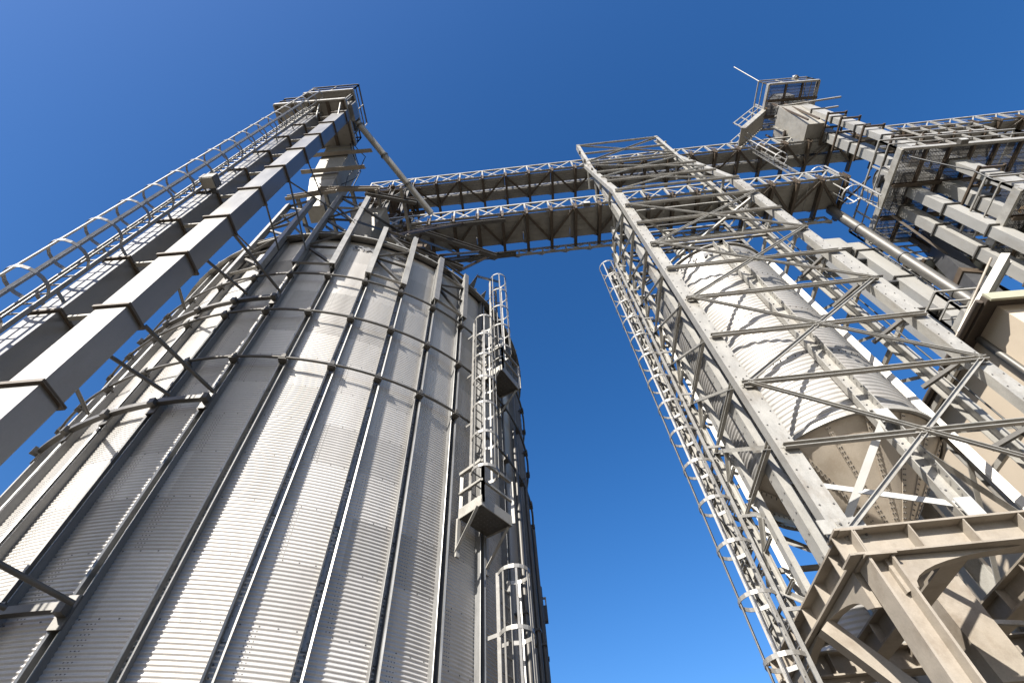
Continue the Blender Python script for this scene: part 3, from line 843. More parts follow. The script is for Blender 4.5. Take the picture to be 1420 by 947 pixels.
# ================================================================== HOPPER SILO
HX, HY, HR = 4.19, 5.48, 1.14
HZB, HZT = 4.16, 8.85
def hp(phi, r, z):
    return vec(HX + r * cos(phi), HY + r * sin(phi), z)
def hopper_silo():
    root = thing('hopper_silo', 'pale corrugated cone-bottomed silo standing inside the steel lattice tower', 'silo', (HX, HY, HZB))
    mb = MB()
    corrugated(mb, HX, HY, HR, HZB, HZT, 0.0762, 0.0088, 120)
    toward = atan2(-HY, -HX)
    for z in (HZB + 0.06, HZB + 1.2, HZB + 2.35, HZB + 3.5):
        for k in range(40):
            ph = toward + radians(-100 + 5 * k)
            bolt(mb, hp(ph, HR + .005, z), (cos(ph), sin(ph), 0), 0.012, 0.012)
    w_ = mb.build('wall', [M['hopper'], M['bolt']], root)
    sheet_tone(w_, (HX, HY), HZB, 1.14, radians(30), 0.3, 5)
    c = MB(); n = 64
    za, ra = 3.20, 0.14
    V = [hp(2 * pi * i / n, HR - .012, HZB) for i in range(n)] + [hp(2 * pi * i / n, ra, za) for i in range(n)]
    c.add(V, [(i, (i + 1) % n, n + (i + 1) % n, n + i) for i in range(n)], 0, True)
    for k in range(16):                                   # bolted lap seams of the cone
        ph = toward + 2 * pi * (k + .35) / 16
        a, b = hp(ph, HR - .01, HZB - .02), hp(ph, ra + .02, za + .02)
        nn = vec(cos(ph) * .7, sin(ph) * .7, -.7)
        c.bar(a + nn * .004, b + nn * .004, 0.05, 0.006, up=tuple(nn))
        for j in range(22):
            f = (j + .5) / 22
            for o in (-.012, .012):
                q = a + (b - a) * f + vec(-sin(ph), cos(ph), 0) * o
                bolt(c, q + nn * .006, nn, 0.009, 0.008, 1)
    c.build('cone', [M['cone'], M['bolt']], root)
    r_ = MB()
    r_.path([hp(2 * pi * i / 80, HR + .025, HZB + .015) for i in range(80)], 0, 4, closed=True, flat=(0.02, 0.03))
    r_.build('ring_beam', M['galv'], root)
    rf = MB()
    V = [hp(2 * pi * i / n, HR + .05, HZT - .01) for i in range(n)] + [hp(2 * pi * i / n, .18, HZT + .5) for i in range(n)]
    V += [v - vec(0, 0, .03) for v in V]
    F = []
    for i in range(n):
        j = (i + 1) % n
        F += [(i, j, n + j, n + i), (2 * n + i, 3 * n + i, 3 * n + j, 2 * n + j), (i, 2 * n + i, 2 * n + j, j), (n + i, n + j, 3 * n + j, 3 * n + i)]
    rf.add(V, F)
    rf.build('roof', M['galv'], root)
    m_ = MB(); m_.tube((HX, HY, HZT + .4), (HX, HY, 12.5), .1, 14); m_.build('feed_pipe', M['galv'], root)
    for k in range(6):
        ph = toward + radians(-27 + 60 * k)
        e = (cos(ph), sin(ph), 0)
        l_ = MB()
        l_.chan(hp(ph, HR + .02, 2.53), hp(ph, HR + .02, HZT - .02), 0.20, -0.09, 0.012, up=tuple(-q for q in e))
        z = 2.65
        while z < HZT - .1:
            for o in (-.06, .06):
                bolt(l_, hp(ph, HR + .11, z) + vec(-sin(ph), cos(ph), 0) * o, e, 0.012, 0.01, 1)
            z += 0.152
        l_.build('leg', [M['galv'], M['bolt']], root)
        g_ = MB(); g_.bar(hp(ph, HR + .06, 2.53), hp(ph, HR + .06, 2.55), .3, .25, up=e); g_.build('base_plate', M['galv'], root)
    a1, a2 = toward + radians(-27), toward + radians(33)
    for p, q in ((hp(a1, HR + .13, 3.75), hp(a2, HR + .13, 2.75)), (hp(a2, HR + .15, 3.95), hp(a1, HR + .15, 2.75))):
        mb = MB(); mb.bar(p, q, .075, .012, up=(0, -1, 0))
        for e in (p, q): mb.bar(e - vec(0, 0, .1), e + vec(0, 0, .1), .17, .012, up=(0, -1, 0))
        mb.build('cross_brace', M['white'], root)
    for k in (1, 2, 3, 4, 5):
        b1, b2 = toward + radians(-27 + 60 * k), toward + radians(33 + 60 * k)
        MB().bar(hp(b1, HR + .05, 3.8), hp(b2, HR + .05, 2.75), .06, .012, up=(0, 0, 1)).build('cross_brace', M['galv'], root)
    lettering(root, 'SYMAGA', HX, HY, HR + .030, toward + radians(25), HZT - .34, .19, radians(13))
hopper_silo()

# ================================================================== LATTICE TOWER
def zk(k):
    return 5 * (0.505 + 0.2037 * k)
XL, XR, YF = 2.79, 5.59, 4.205             # grid coordinates (bx turns them)
YM, YN, YB = YF + .575, YF + 1.17, YF + 2.35
ZT0 = zk(9) + .08
def lattice_tower():
    root = thing('lattice_tower', 'tall open steel lattice tower standing round the pale hopper silo', 'tower', tuple(bx(4.19, 5.4, 2.52)))
    def post(p, q, h, b, up, m='galv', holes=0):
        mb = MB()
        mb.chan(p, q, h, b, 0.012, up=up)
        d = (np.array(q) - np.array(p)); L = np.linalg.norm(d); d /= L
        w = np.cross(d, np.array(up, float)); w /= np.linalg.norm(w)
        if holes:
            s_ = .1
            while s_ < L:
                for o in (-.33, .33):
                    bolt(mb, np.array(p) + d * s_ + w * o * h, [-u for u in up], 0.010, 0.008, 1)
                s_ += holes
        return mb.build('post', [M[m], M['bolt']], root)
    for x, sx in ((XL, 1), (XR, -1)):
        post(bx(x, YF, 2.53), bx(x, YF, ZT0), .20, .12, (0, 1, 0), holes=.21)
        post(bx(x, YF, ZT0), bx(x, YM, 16.0), .16, .10, (0, 1, -.4))
        post(bx(x, YM, 2.53), bx(x, YM, 18.1), .17, .10, (sx, 0, 0), holes=.25)
        post(bx(x, YN, 2.53), bx(x, YN, 12.3), .10, .07, (sx, 0, 0), m='ladder' if sx < 0 else 'galv', holes=.3)
        if sx > 0: post(bx(x, YN + .6, 2.53), bx(x, YN + .6, 12.0), .08, .06, (sx, 0, 0))
        post(bx(x, YB, 2.53), bx(x, YB, 12.3), .10, .08, (0, -1, 0))
    # front and back faces: X panels with a bar at every node and at mid height
    for (y, upv, off) in ((YF - .02, (0, -1, 0), -.015), (YB + .02, (0, 1, 0), .015)):
        for k in range(1, 10):
            MB().chan(bx(XL - .06, y, zk(k)), bx(XR + .06, y, zk(k)), .062, .05, .009, up=upv).build('crossbar', M['galv'], root)
        for k in range(0, 10, 2):
            z0, z1 = zk(k), zk(k + 2) if k < 8 else ZT0
            if k == 8: continue
            for f, (p, q) in enumerate((((XL, z0), (XR, z1)), ((XR, z0), (XL, z1)))):
                yy = y + off * (1 + f)
                MB().chan(bx(p[0], yy, p[1]), bx(q[0], yy, q[1]), .05, .03, .008, up=upv).build('diagonal_brace', M['galv'], root)
            g_ = MB(); c = bx((XL + XR) / 2, y + off * 1.5, (z0 + z1) / 2)
            g_.box(c - vec(.10, .003, .08), c + vec(.10, .003, .08))
            for ox in (-.07, 0, .07):
                for oz in (-.05, .05): bolt(g_, c + vec(ox, off * .3, oz), upv, .012, .012, 1)
            g_.build('gusset_plate', [M['galv'], M['bolt']], root)
            for xx, s3 in ((XL, 1), (XR, -1)):
                g_ = MB(); c = bx(xx + s3 * .06, y + off * .6, z0 + .02)
                g_.box(c - vec(.11, .003, .09), c + vec(.11, .003, .09))
                for ox in (-.08, 0, .08):
                    for oz in (-.06, .06): bolt(g_, c + vec(ox, off * .3, oz), upv, .012, .012, 1)
                g_.build('gusset_plate', [M['galv'], M['bolt']], root)
    for y in (YM, YN, YN + .6):
        for k in range(6, 10):
            if y > YM and zk(k) < 9.6: continue
            MB().chan(bx(XL, y, zk(k) + .1), bx(XR, y, zk(k) + .1), .05, .04, .008, up=(0, 0, -1)).build('inner_bar', M['galv' if k % 2 else 'galv_dark'], root)
        if y > YM:
            for p, q in (((XL, 9.9), (XR, 11.9)), ((XR, 9.9), (XL, 11.9))):
                MB().ell(bx(p[0], y, p[1]), bx(q[0], y, q[1]), .05, .008).build('inner_diagonal', M['galv_dark'], root)
    for k in (6, 8):
        for p, q in (((XL, YF), (XR, YB)), ((XR, YF), (XL, YB))):
            if k == 6: continue
            MB().ell(bx(p[0], p[1], zk(k) - .05), bx(q[0], q[1], zk(k) - .05), .05, .008).build('plan_brace', M['galv'], root)
    # sloped top and the tall middle frame
    for z in (12.9, 14.3, 15.7):
        f = (z - ZT0) / (16.0 - ZT0)
        y = YF + (YM - YF) * f
        MB().chan(bx(XL, y, z), bx(XR, y, z), .07, .05, .010, up=(0, -1, 0)).build('crossbar', M['galv'], root)
    for z0, z1 in ((ZT0, 13.6), (13.6, 15.7)):
        fa, fb = (z0 - ZT0) / (16 - ZT0), (z1 - ZT0) / (16 - ZT0)
        ya, yb = YF + (YM - YF) * fa, YF + (YM - YF) * fb
        for p, q in (((XL, ya, z0), (XR, yb, z1)), ((XR, ya, z0), (XL, yb, z1))):
            MB().chan(bx(*p), bx(*q), .05, .03, .008, up=(0, -1, 0)).build('diagonal_brace', M['galv'], root)
    for z in (16.0, 17.0, 18.05):
        MB().chan(bx(XL, YM - .03, z), bx(XR, YM - .03, z), .07, .05, .010, up=(0, -1, 0)).build('crossbar', M['galv'], root)
    for p, q in (((XL, 16.0), (XR, 18.0)), ((XR, 16.0), (XL, 18.0))):
        MB().ell(bx(p[0], YM - .05, p[1]), bx(q[0], YM - .05, q[1]), .05, .008, up=(0, -1, 0)).build('diagonal_brace', M['galv'], root)
    # side faces: struts and zigzags
    for x, sx in ((XL, -1), (XR, 1)):
        for k in range(1, 9):
            MB().chan(bx(x + sx * .02, YF, zk(k + .25)), bx(x + sx * .02, YN, zk(k + .25)), .065, .05, .010, up=(sx, 0, 0)).build('side_strut', M['galv'], root)
            MB().ell(bx(x + sx * .035, YF, zk(k)), bx(x + sx * .035, YN, zk(k + 1)), .05, .008, up=(sx, 0, 0)).build('side_diagonal', M['galv'], root)
        for k in range(0, 9 if sx < 0 else 0):
            MB().ell(bx(x + sx * .03, YN, zk(k)), bx(x + sx * .03, YN + .6, zk(k + .5)), .05, .008, up=(sx, 0, 0)).build('side_diagonal', M['galv'], root)
            MB().ell(bx(x + sx * .03, YN + .6, zk(k + .5)), bx(x + sx * .03, YN, zk(k + 1)), .05, .008, up=(sx, 0, 0)).build('side_diagonal', M['galv'], root)
            MB().ell(bx(x + sx * .03, YN + .6, zk(k)), bx(x + sx * .03, YB, zk(k + 1)), .05, .008, up=(sx, 0, 0)).build('side_diagonal', M['galv'], root)
            MB().chan(bx(x + sx * .02, YN + .6, zk(k)), bx(x + sx * .02, YB, zk(k)), .065, .05, .010, up=(sx, 0, 0)).build('side_strut', M['galv'], root)
        if sx < 0:
            for dy in (.30, .9):
                MB().ell(bx(x - .02, YN + dy, 2.53), bx(x - .02, YN + dy, 11.9), .05, .008, up=(-1, 0, 0)).build('lattice_bar', M['galv'], root)
            for k in range(0, 18):
                MB().chan(bx(x - .03, YN, zk(k / 2 + .25)), bx(x - .03, YN + 1.15, zk(k / 2 + .25)), .035, .03, .006, up=(-1, 0, 0)).build('lattice_strut', M['galv'], root)
        for z in (12.4, 13.6, 14.9, 16.2, 17.2):
            MB().chan(bx(x, YM, z), bx(x, YM - .35 * max(0.05, (16.2 - z) / 4) - .1, z), .065, .05, .010, up=(sx, 0, 0)).build('side_strut', M['galv'], root)
            MB().chan(bx(x + .1, YM, z + .3), bx(x + .1, YM + .75, z - .3), .045, .045, .008).build('bridge_hanger', M['galv'], root)
        # short ties from the front post to the silo leg behind it
        for k in (1.35, 2.4, 3.4, 4.4, 5.4):
            MB().bar(bx(x, YF + .05, zk(k) - .25), bx(x + .32 * -sx, YF + .55, zk(k) - .2), .05, .05).build('leg_tie', M['galv_dark'], root)
lattice_tower()
caged_ladder('very tall caged ladder with climbing hoops up the shaded flank of the lattice tower', (2.52, 5.45), pi, GZ, 10.4, 0.3, w=0.24, rc=0.20, rung=0.19, hoop=0.58, standoff=.2)

# ================================================================== PORTAL FRAME UNDER THE TOWER
def portal_frame():
    root = thing('portal_frame', 'heavy dusty I-beam portal frame carrying the lattice tower and the hopper silo', 'steel frame', tuple(bx(4.19, 5.4, GZ)))
    zt, h = 2.51, .25
    zb = zt - h / 2
    for x in (XL + .07, XR - .07):
        for y in (YF - .02, YB + .02):
            MB().ibeam(bx(x, y, GZ), bx(x, y, zt - h - .024), .21, .21, .022, .014, up=(1, 0, 0)).build('column', M['tan'], root)
            MB().bar(bx(x, y, zt - h - .022), bx(x, y, zt - h - .006), .26, .26).build('cap_plate', M['tan'], root)
    for y in (YF - .02, YB + .02):
        mb = MB(); mb.ibeam(bx(XL - .16, y, zb), bx(XR + .16, y, zb), h, .22, .018, .012)
        for i in range(7):
            x = XL + (XR - XL) * i / 6
            mb.bar(bx(x, y - .104, zb), bx(x, y - .006, zb), .012, h - .04)
            mb.bar(bx(x, y + .104, zb), bx(x, y + .006, zb), .012, h - .04)
        mb.build('main_beam', M['tan'], root)
    for x in (XL - .02, XR + .02, 3.6, 4.7):
        mb = MB(); mb.ibeam(bx(x, YF - .13 + (0.26 if x in (3.6, 4.7) else 0), zb - .003), bx(x, YB + .13 - (0.26 if x in (3.6, 4.7) else 0), zb - .003), h - .01, .20, .018, .012)
        for i in range(5):
            y = YF + .25 + (YB - YF - .5) * i / 4
            mb.bar(bx(x - .094, y, zb), bx(x - .006, y, zb), .012, h - .05, up=(0, 0, 1))
            mb.bar(bx(x + .006, y, zb), bx(x + .094, y, zb), .012, h - .05, up=(0, 0, 1))
        mb.build('cross_beam', M['tan'], root)
    # curved haunch plates below the beams
    def haunch(cx, cy, dx, dy):
        mb = MB()
        R_ = .72
        L = 1.15
        T = vec(dx, dy, 0)
        c = bx(cx, cy, zt - h - .004)
        N = vec(-dy, dx, 0)
        pts = [(0.0, 0.0), (L, 0.0)] + [(L - R_ * sin(pi / 2 * i / 9) * L / R_ * .9, -R_ * (1 - cos(pi / 2 * i / 9)) * .34 - .015) for i in range(1, 10)] + [(0.0, -.30)]
        V = [c + T * a + vec(0, 0, b) + N * .045 for a, b in pts] + [c + T * a + vec(0, 0, b) - N * .045 for a, b in pts]
        n = len(pts)
        mb.add(V, [tuple(range(n)), tuple(range(2 * n - 1, n - 1, -1))] + [(i, n + i, n + (i + 1) % n, (i + 1) % n) for i in range(n)])
        mb.build('haunch', M['tan'], root)
    haunch(XL + .12, YF - .02, 1, 0); haunch(XR - .12, YF - .02, -1, 0)
    haunch(XL - .02, YF + .13, 0, 1); haunch(XL - .02, YB - .13, 0, -1); haunch(XR + .02, YF + .13, 0, 1)
    haunch(XL + .12, YB + .02, 1, 0); haunch(XR - .12, YB + .02, -1, 0)
    for p, q in (((2.68, 5.15, 2.2), (3.75, 5.15, .75)), ((XL, YB, 1.2), (XR, YB, 2.1)), ((XL - .02, YF + .1, .3), (XL - .02, YB - .1, 1.7))):
        MB().bar(bx(*p), bx(*q), .12, .16).build('knee_brace', M['tan'], root)
    # little stool under the front post
    for x in (XL, XR):
        mb = MB()
        mb.box(bx(x - .13, YF - .12, zt + .002), bx(x + .13, YF + .12, zt + .018))
        mb.bar(bx(x - .10, YF - .02, zt + .018), bx(x - .10, YF - .02, zt + .16), .012, .2)
        mb.bar(bx(x + .10, YF - .02, zt + .018), bx(x + .10, YF - .02, zt + .16), .012, .2)
        mb.build('post_shoe', M['galv'], root)
portal_frame()
t = thing('discharge_chute', 'pale square chute hanging below the cone of the hopper silo', 'chute', (HX, HY, 2.0))
m_ = MB(); m_.frustum((HX + .05, HY, 1.72), .17, .17, (HX, HY, 2.95), .2, .2); m_.build('body', M['tan'], t)
m_ = MB(); m_.bar((HX - .26, HY, 3.1), (HX + .26, HY, 3.1), .4, .05); m_.build('slide_gate', M['galv'], t)
m_ = MB(); m_.bar((HX + .18, HY - .1, 2.25), (HX + .75, HY - .35, 2.05), .04, .04); m_.bar((HX + .74, HY - .35, 1.98), (HX + .78, HY - .37, 2.16), .2, .02); m_.build('gate_lever', M['galv'], t)

# ================================================================== RIGHT-HAND ELEVATORS
def casing_pair(root, boxes, z0, z1, step=1.19, z_first=None):
    for (x0, x1, y0, y1) in boxes:
        c = MB(); c.box((x0 + .012, y0 + .012, z0), (x1 - .012, y1 - .012, z1))
        cs = c.build('casing', M['casing_pale'], root)
        f0 = None; zb = z_first or z0 + .6
        z = zb
        while z < z1 - .1:
            if f0 is None:
                m_ = MB(); m_.box((x0 - .022, y0 - .022, z - .016), (x1 + .022, y1 + .022, z + .016))
                f0 = m_.build('flange', M['galv_dark'], cs)
            else:
                dup(f0, cs, (0, 0, z - zb))
            z += step

def hood(root, x0, x1, y0, y1, z, r=None):
    """rounded head casing, axis along x"""
    m_ = MB(); yc = (y0 + y1) / 2; r = r or (y1 - y0) / 2
    pts = [(-r, -.5), (-r, 0)] + [(-r * cos(pi * i / 16), r * sin(pi * i / 16)) for i in range(1, 16)] + [(r, 0), (r, -.5)]
    m_.extrude(pts, (x0, yc, z), (x1, yc, z), up=(0, 0, 1))
    m_.build('hood', M['casing_pale'], root)
    m_ = MB(); m_.path([(x0 - .01, yc + r * .96 * cos(2 * pi * i / 32), z + r * .96 * sin(2 * pi * i / 32)) for i in range(32)], .012, 6, closed=True)
    m_.build('hood_rim', M['galv_dark'], root)
    m_ = MB(); m_.tube((x0 - .16, yc, z), (x0 - .01, yc, z), .09, 14); m_.bar((x0 - .12, yc - .16, z - .1), (x0 - .12, yc + .16, z - .1), .08, .06); m_.build('bearing', M['dark'], root)

def motor(root, x, y, z):
    m_ = MB(); m_.tube((x, y - .16, z), (x, y + .16, z), .085, 14)
    for i in range(7): m_.tube((x, y - .13 + .04 * i, z), (x, y - .115 + .04 * i, z), .098, 14)
    m_.box((x - .06, y - .05, z + .07), (x + .06, y + .05, z + .14)); m_.build('motor', M['motor'], root)
    m_ = MB(); m_.box((x + .10, y - .13, z - .12), (x + .36, y + .13, z + .12)); m_.tube((x + .23, y - .2, z), (x + .23, y + .2, z), .06, 12); m_.build('gearbox', M['galv_dark'], root)

def machine_platform(label, x0, x1, y0, y1, z, hr=.74, open_sides='all', frame='galv'):
    root = thing('machine_platform', label, 'platform', ((x0 + x1) / 2, (y0 + y1) / 2, z), 'mesh platforms round the elevator heads')
    grating(root, x0 + .03, x1 - .03, y0 + .03, y1 - .03, z + .03, 'galv_dark', .034)
    e = MB()
    for p, q in (((x0, y0), (x1, y0)), ((x0, y1), (x1, y1)), ((x0, y0), (x0, y1)), ((x1, y0), (x1, y1))):
        e.bar((*p, z), (*q, z), .06, .12)
    e.build('edge_beam', M[frame], root)
    n = int((x1 - x0) / .62)
    for i in range(1, n + 1):
        x = x0 + (x1 - x0) * i / (n + 1)
        MB().chan((x, y0 + .03, z - .03), (x, y1 - .03, z - .03), .09, .05, .01, up=(1, 0, 0)).build('joist', M['brown'], root)
    for y in (y0 + (y1 - y0) * .35, y0 + (y1 - y0) * .7):
        MB().ibeam((x0, y, z - .10), (x1, y, z - .10), .11, .08, .012, .01).build('bearer', M['brown'], root)
    railing(root, [(x0, y0, z + .05), (x1, y0, z + .05), (x1, y1, z + .05), (x0, y1, z + .05)], h=hr, posts=.62, mats='galv', r=.018, closed=True)
    return root

# --- tallest elevator, far right
ZA = 19.2
t = thing('bucket_elevator', 'twin-leg pale elevator with flanged box casings under the highest mesh platform', 'elevator', (10.66, 4.35, 6.7), 'bucket elevators on the right')
casing_pair(t, [(10.45, 10.87, 3.97, 4.15), (10.45, 10.87, 4.45, 4.73)], 6.15, ZA + .6)
hood(t, 10.42, 10.9, 3.9, 4.8, ZA + .75); motor(t, 10.1, 4.5, ZA + .7)
for z in (9.2, 10.6, 12.5, 13.4, 14.6, 15.7, 16.4):
    for y in (3.9, 4.3, 4.8):
        MB().bar((10.38, y, z), (10.94, y, z), .05, .05).build('tie_frame', M['brown'], t)
    MB().bar((10.38, 3.85, z), (10.38, 4.85, z), .05, .05).build('tie_frame', M['brown'], t); MB().bar((10.94, 3.85, z), (10.94, 4.85, z), .05, .05).build('tie_frame', M['brown'], t)
machine_platform('highest mesh platform, small and square, against the open sky at the elevator head', 9.73, 11.5, 3.42, 4.93, ZA)
t = thing('transfer_hopper', 'dark boxed transfer hopper below the highest mesh platform', 'hopper', (10.2, 4.6, 16.6))
m_ = MB(); m_.frustum((10.2, 4.62, 16.55), .3, .42, (10.2, 4.5, 18.3), .42, .52); m_.build('body', M['deck'], t)
for x in (9.85, 10.2, 10.55):
    for y in (4.05, 5.1):
        MB().bar((x, y, 16.5), (x, y - .05, 18.9), .05, .05).build('stiffening_post', M['brown'], t)
MB().bar((9.75, 4.0, 18.35), (11.9, 3.85, 18.35), .05, .06).build('outrigger', M['galv'], t)
MB().bar((9.75, 4.3, 18.35), (11.9, 4.15, 18.35), .05, .06).build('outrigger', M['galv'], t)
t = thing('antenna_rod', 'thin pale rod slanting up from the corner of the highest platform', 'rod', (9.75, 3.45, ZA + .8))
MB().tube((9.75, 3.44, ZA + .75), (9.35, 3.1, ZA + 2.2), .018, 8).build('rod', M['galv'], t)
MB().tube((9.75, 3.44, ZA + .05), (9.75, 3.44, ZA + .8), .024, 8).build('socket', M['galv_dark'], t)
t = thing('beacon_lamp', 'tiny white lamp on the top rail of the highest platform', 'lamp', (11.2, 3.42, ZA + .79))
MB().tube((11.15, 3.42, ZA + .80), (11.15, 3.42, ZA + .9), .06, 10).build('base', M['galv_dark'], t)
MB().tube((11.15, 3.42, ZA + .9), (11.15, 3.42, ZA + 1.12), .085, 12, .03).build('lamp_cover', M['white'], t)
t = thing('access_stair', 'slanting railed stair from the upper bridge up to the highest platform', 'stair', (8.9, 4.6, 17.2))
for y in (4.25, 4.85):
    MB().bar((8.0, y, 16.9), (9.75, y, ZA), .04, .16).build('stringer', M['galv'], t)
    m_ = MB(); m_.bar((8.0, y, 17.65), (9.75, y, ZA + .74), .03, .03); m_.bar((8.0, y, 17.3), (9.75, y, ZA + .4), .025, .025)
    for f in (0.02, .33, .66, .98):
        m_.bar((8.0 + 1.75 * f, y, 16.9 + 2.3 * f), (8.0 + 1.75 * f, y, 17.65 + 2.3 * f), .03, .03)
    m_.build('handrail', M['galv'], t)
tr0 = None
for i in range(12):
    if tr0 is None: tr0 = MB().bar((8.08, 4.27, 17.02), (8.08, 4.83, 17.02), .16, .03, up=(0, 0, 1)).build('tread', M['deck'], t)
    else: dup(tr0, t, (.146 * i, 0, .192 * i))

# --- middle elevator with the big mesh platform
ZB = 11.6
t = thing('bucket_elevator', 'elevator with round drum head rising over the big mesh platform', 'elevator', (10.0, 4.6, 6.7), 'bucket elevators on the right')
casing_pair(t, [(9.72, 10.02, 4.55, 4.78), (9.72, 10.02, 5.02, 5.27)], 6.15, ZB + .7)
hood(t, 9.66, 10.1, 4.3, 4.95, ZB + .72); motor(t, 9.9, 5.1, ZB + .35)
machine_platform('largest mesh platform, seen from beneath, with tall pale railing at the drum head', 9.3, 12.6, 3.67, 6.0, ZB)
t = thing('bucket_elevator', 'near elevator casing rising through the lowest mesh platform', 'elevator', (11.0, 4.7, 6.7), 'bucket elevators on the right')
ZCc = 9.1
casing_pair(t, [(11.35, 11.75, 4.3, 4.55), (11.35, 11.75, 4.85, 5.1)], 6.15, ZCc + .9)
hood(t, 11.3, 11.8, 4.2, 5.2, ZCc + .95); motor(t, 10.6, 4.5, ZCc + .3)
machine_platform('lowest mesh platform at the right edge, just above the cream building', 9.93, 13.2, 3.84, 5.36, ZCc)
t = thing('support_trestle', 'dark posts and stays holding the two larger mesh platforms over the cream building roof', 'trestle', (10.5, 4.8, 6.7))
for p, q in (((10.3, 5.9, 6.2), (10.3, 5.9, 11.45)), ((12.4, 5.9, 6.2), (12.4, 5.9, 11.45)), ((12.5, 4.6, 6.2), (12.5, 3.8, 11.45)), ((10.9, 4.5, 6.2), (10.9, 3.95, 9.0))):
    MB().ibeam(p, q, .14, .12, .014, .01).build('post', M['brown'], t)
for p, q in (((10.3, 5.9, 9.2), (9.5, 5.2, 11.4)), ((10.3, 5.9, 8.2), (10.9, 4.0, 8.9)), ((11.9, 5.9, 8.0), (10.4, 5.3, 8.9)), ((10.3, 5.9, 7.5), (12.4, 5.9, 11.0))):
    MB().bar(p, q, .05, .05).build('stay', M['brown'], t)
# spouts
t = thing('spout_pipe', 'thick round pipe dropping from the right end of the lower bridge', 'spout', (8.75, 5.35, 12.5))
MB().tube((8.70, 5.40, 12.55), (8.95, 5.62, 6.2), .115, 20).build('tube', M['galv_dark'], t)
for f in (.2, .45, .7):
    c = vec(8.70, 5.40, 12.55) * (1 - f) + vec(8.95, 5.62, 6.5) * f
    MB().tube(c - vec(0, 0, .03), c + vec(0, 0, .03), .135, 20).build('collar', M['dark'], t)
t = thing('spout_pipe', 'thick dark square spout slanting below the big mesh platform', 'spout', (10.8, 6.0, 11.4))
MB().bar((10.75, 5.95, 11.5), (9.05, 5.55, 7.4), .36, .36, up=(0, 1, 0)).build('tube', M['dark'], t)
MB().bar((9.75, 5.71, 9.1), (9.67, 5.69, 8.9), .42, .42, up=(0, 1, 0)).build('collar', M['brown'], t)
caged_ladder('caged ladder between the lower bridge end and the big mesh platform', (8.95, 4.75), pi * .9, 11.2, 13.6, 12.0, w=.36, rc=.24, rung=.2, hoop=.85, wall=False)
caged_ladder('caged ladder linking the two conveyor bridges beside the tower', (8.35, 4.86), -pi / 2, 13.3, 17.3, 14.9, w=.26, rc=.2, rung=.25, hoop=1.2, wall=False)

# --- elevator beside the tower
ZD = 11.4
t = thing('bucket_elevator', 'nearest grey elevator casing close behind the tower corner post', 'elevator', (8.15, 5.85, 6.2), 'bucket elevators on the right')
casing_pair(t, [(7.71, 8.12, 5.68, 6.03), (8.43, 8.83, 5.73, 6.05)], 6.1, ZD - .2, 1.35)
hood(t, 7.8, 8.4, 5.7, 6.05, ZD); motor(t, 8.0, 6.4, ZD - .1)
for z in (6.9, 8.1, 9.3, 10.4):
    m_ = MB(); m_.bar((8.1, 5.83, z), (8.45, 5.83, z), .12, .06); m_.bar((8.1, 5.97, z), (8.45, 5.97, z), .03, .2); m_.build('tie_plate', M['dark'], t)
caged_ladder('caged ladder in the gap between the near elevator and the round pipe', (9.1, 6.05), 0.3, 6.2, 11.4, 7.0, w=.3, rc=.23, rung=.25, hoop=.8, wall=False)
t = machine_platform('small railed landing wedged between the near elevator and the cream building eave', 7.96, 8.74, 5.2, 5.6, 7.1, hr=.72)
t = thing('fan_unit', 'small pale ducts and fan housing behind the tower top', 'fan', (8.56, 6.45, 11.9))
m_ = MB(); m_.tube((8.06, 6.63, 12.1), (8.93, 6.63, 12.1), .26, 20); m_.build('housing', M['galv'], t)
m_ = MB(); m_.frustum((9.24, 6.63, 11.5), .16, .16, (9.05, 6.63, 12.2), .2, .2); m_.build('outlet', M['casing_pale'], t)
m_ = MB(); m_.bar((7.81, 6.32, 11.7), (9.92, 6.26, 11.7), .1, .1); m_.bar((7.81, 6.94, 11.7), (9.92, 6.88, 11.7), .1, .1); m_.bar((9.8, 6.2, 11.7), (9.8, 7.01, 11.7), .08, .1); m_.build('skid', M['galv'], t)

# ================================================================== CREAM BUILDING
def cream_building():
    root = thing('cream_building', 'cream plastered building with dark wide soffit and olive fascia at the right edge', 'building', (11.5, 8.5, GZ))
    ze, x0, y0, x1, y1 = 6.25, 7.38, 4.46, 18.0, 15.0
    m_ = MB(); m_.box((x0, y0, GZ), (x1, y1, ze - .02)); m_.build('wall', M['plaster'], root)
    m_ = MB(); m_.box((7.13, 4.31, ze), (x1 + .4, y1 + .4, ze + .05)); m_.build('roof', M['fascia'], root)
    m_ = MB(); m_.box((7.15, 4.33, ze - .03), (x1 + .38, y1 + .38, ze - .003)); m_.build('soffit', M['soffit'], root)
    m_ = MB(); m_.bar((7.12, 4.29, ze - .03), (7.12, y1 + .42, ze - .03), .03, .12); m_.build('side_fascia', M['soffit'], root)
    m_ = MB(); m_.bar((7.14, 4.285, ze - .02), (x1 + .42, 4.285, ze - .02), .04, .17); m_.build('front_fascia', M['fascia'], root)
    g_ = MB(); g_.tube((7.06, 4.35, ze - .02), (7.06, y1 + .4, ze - .02), .05, 12); g_.build('gutter', M['soffit'], root)
    g_ = MB(); g_.tube((7.36, 5.05, ze - .05), (7.36, 5.05, GZ), .055, 10); g_.build('downpipe', M['galv_dark'], root)
    for y, z in ((10.2, 1.6), (12.6, 1.6)):
        f = MB(); f.box((x0 - .03, y - .5, z - .6), (x0 + .005, y + .5, z + .6)); fr = f.build('window', M['galv_dark'], root)
        p = MB(); p.box((x0 - .036, y - .44, z - .54), (x0 - .031, y - .02, z + .54)); p.box((x0 - .036, y + .02, z - .54), (x0 - .031, y + .44, z + .54)); p.build('pane', M['dark'], fr)
cream_building()
t = thing('cable_tray', 'pale inclined cable tray running along the cream building eave', 'cable tray', (8.0, 4.8, 6.9))
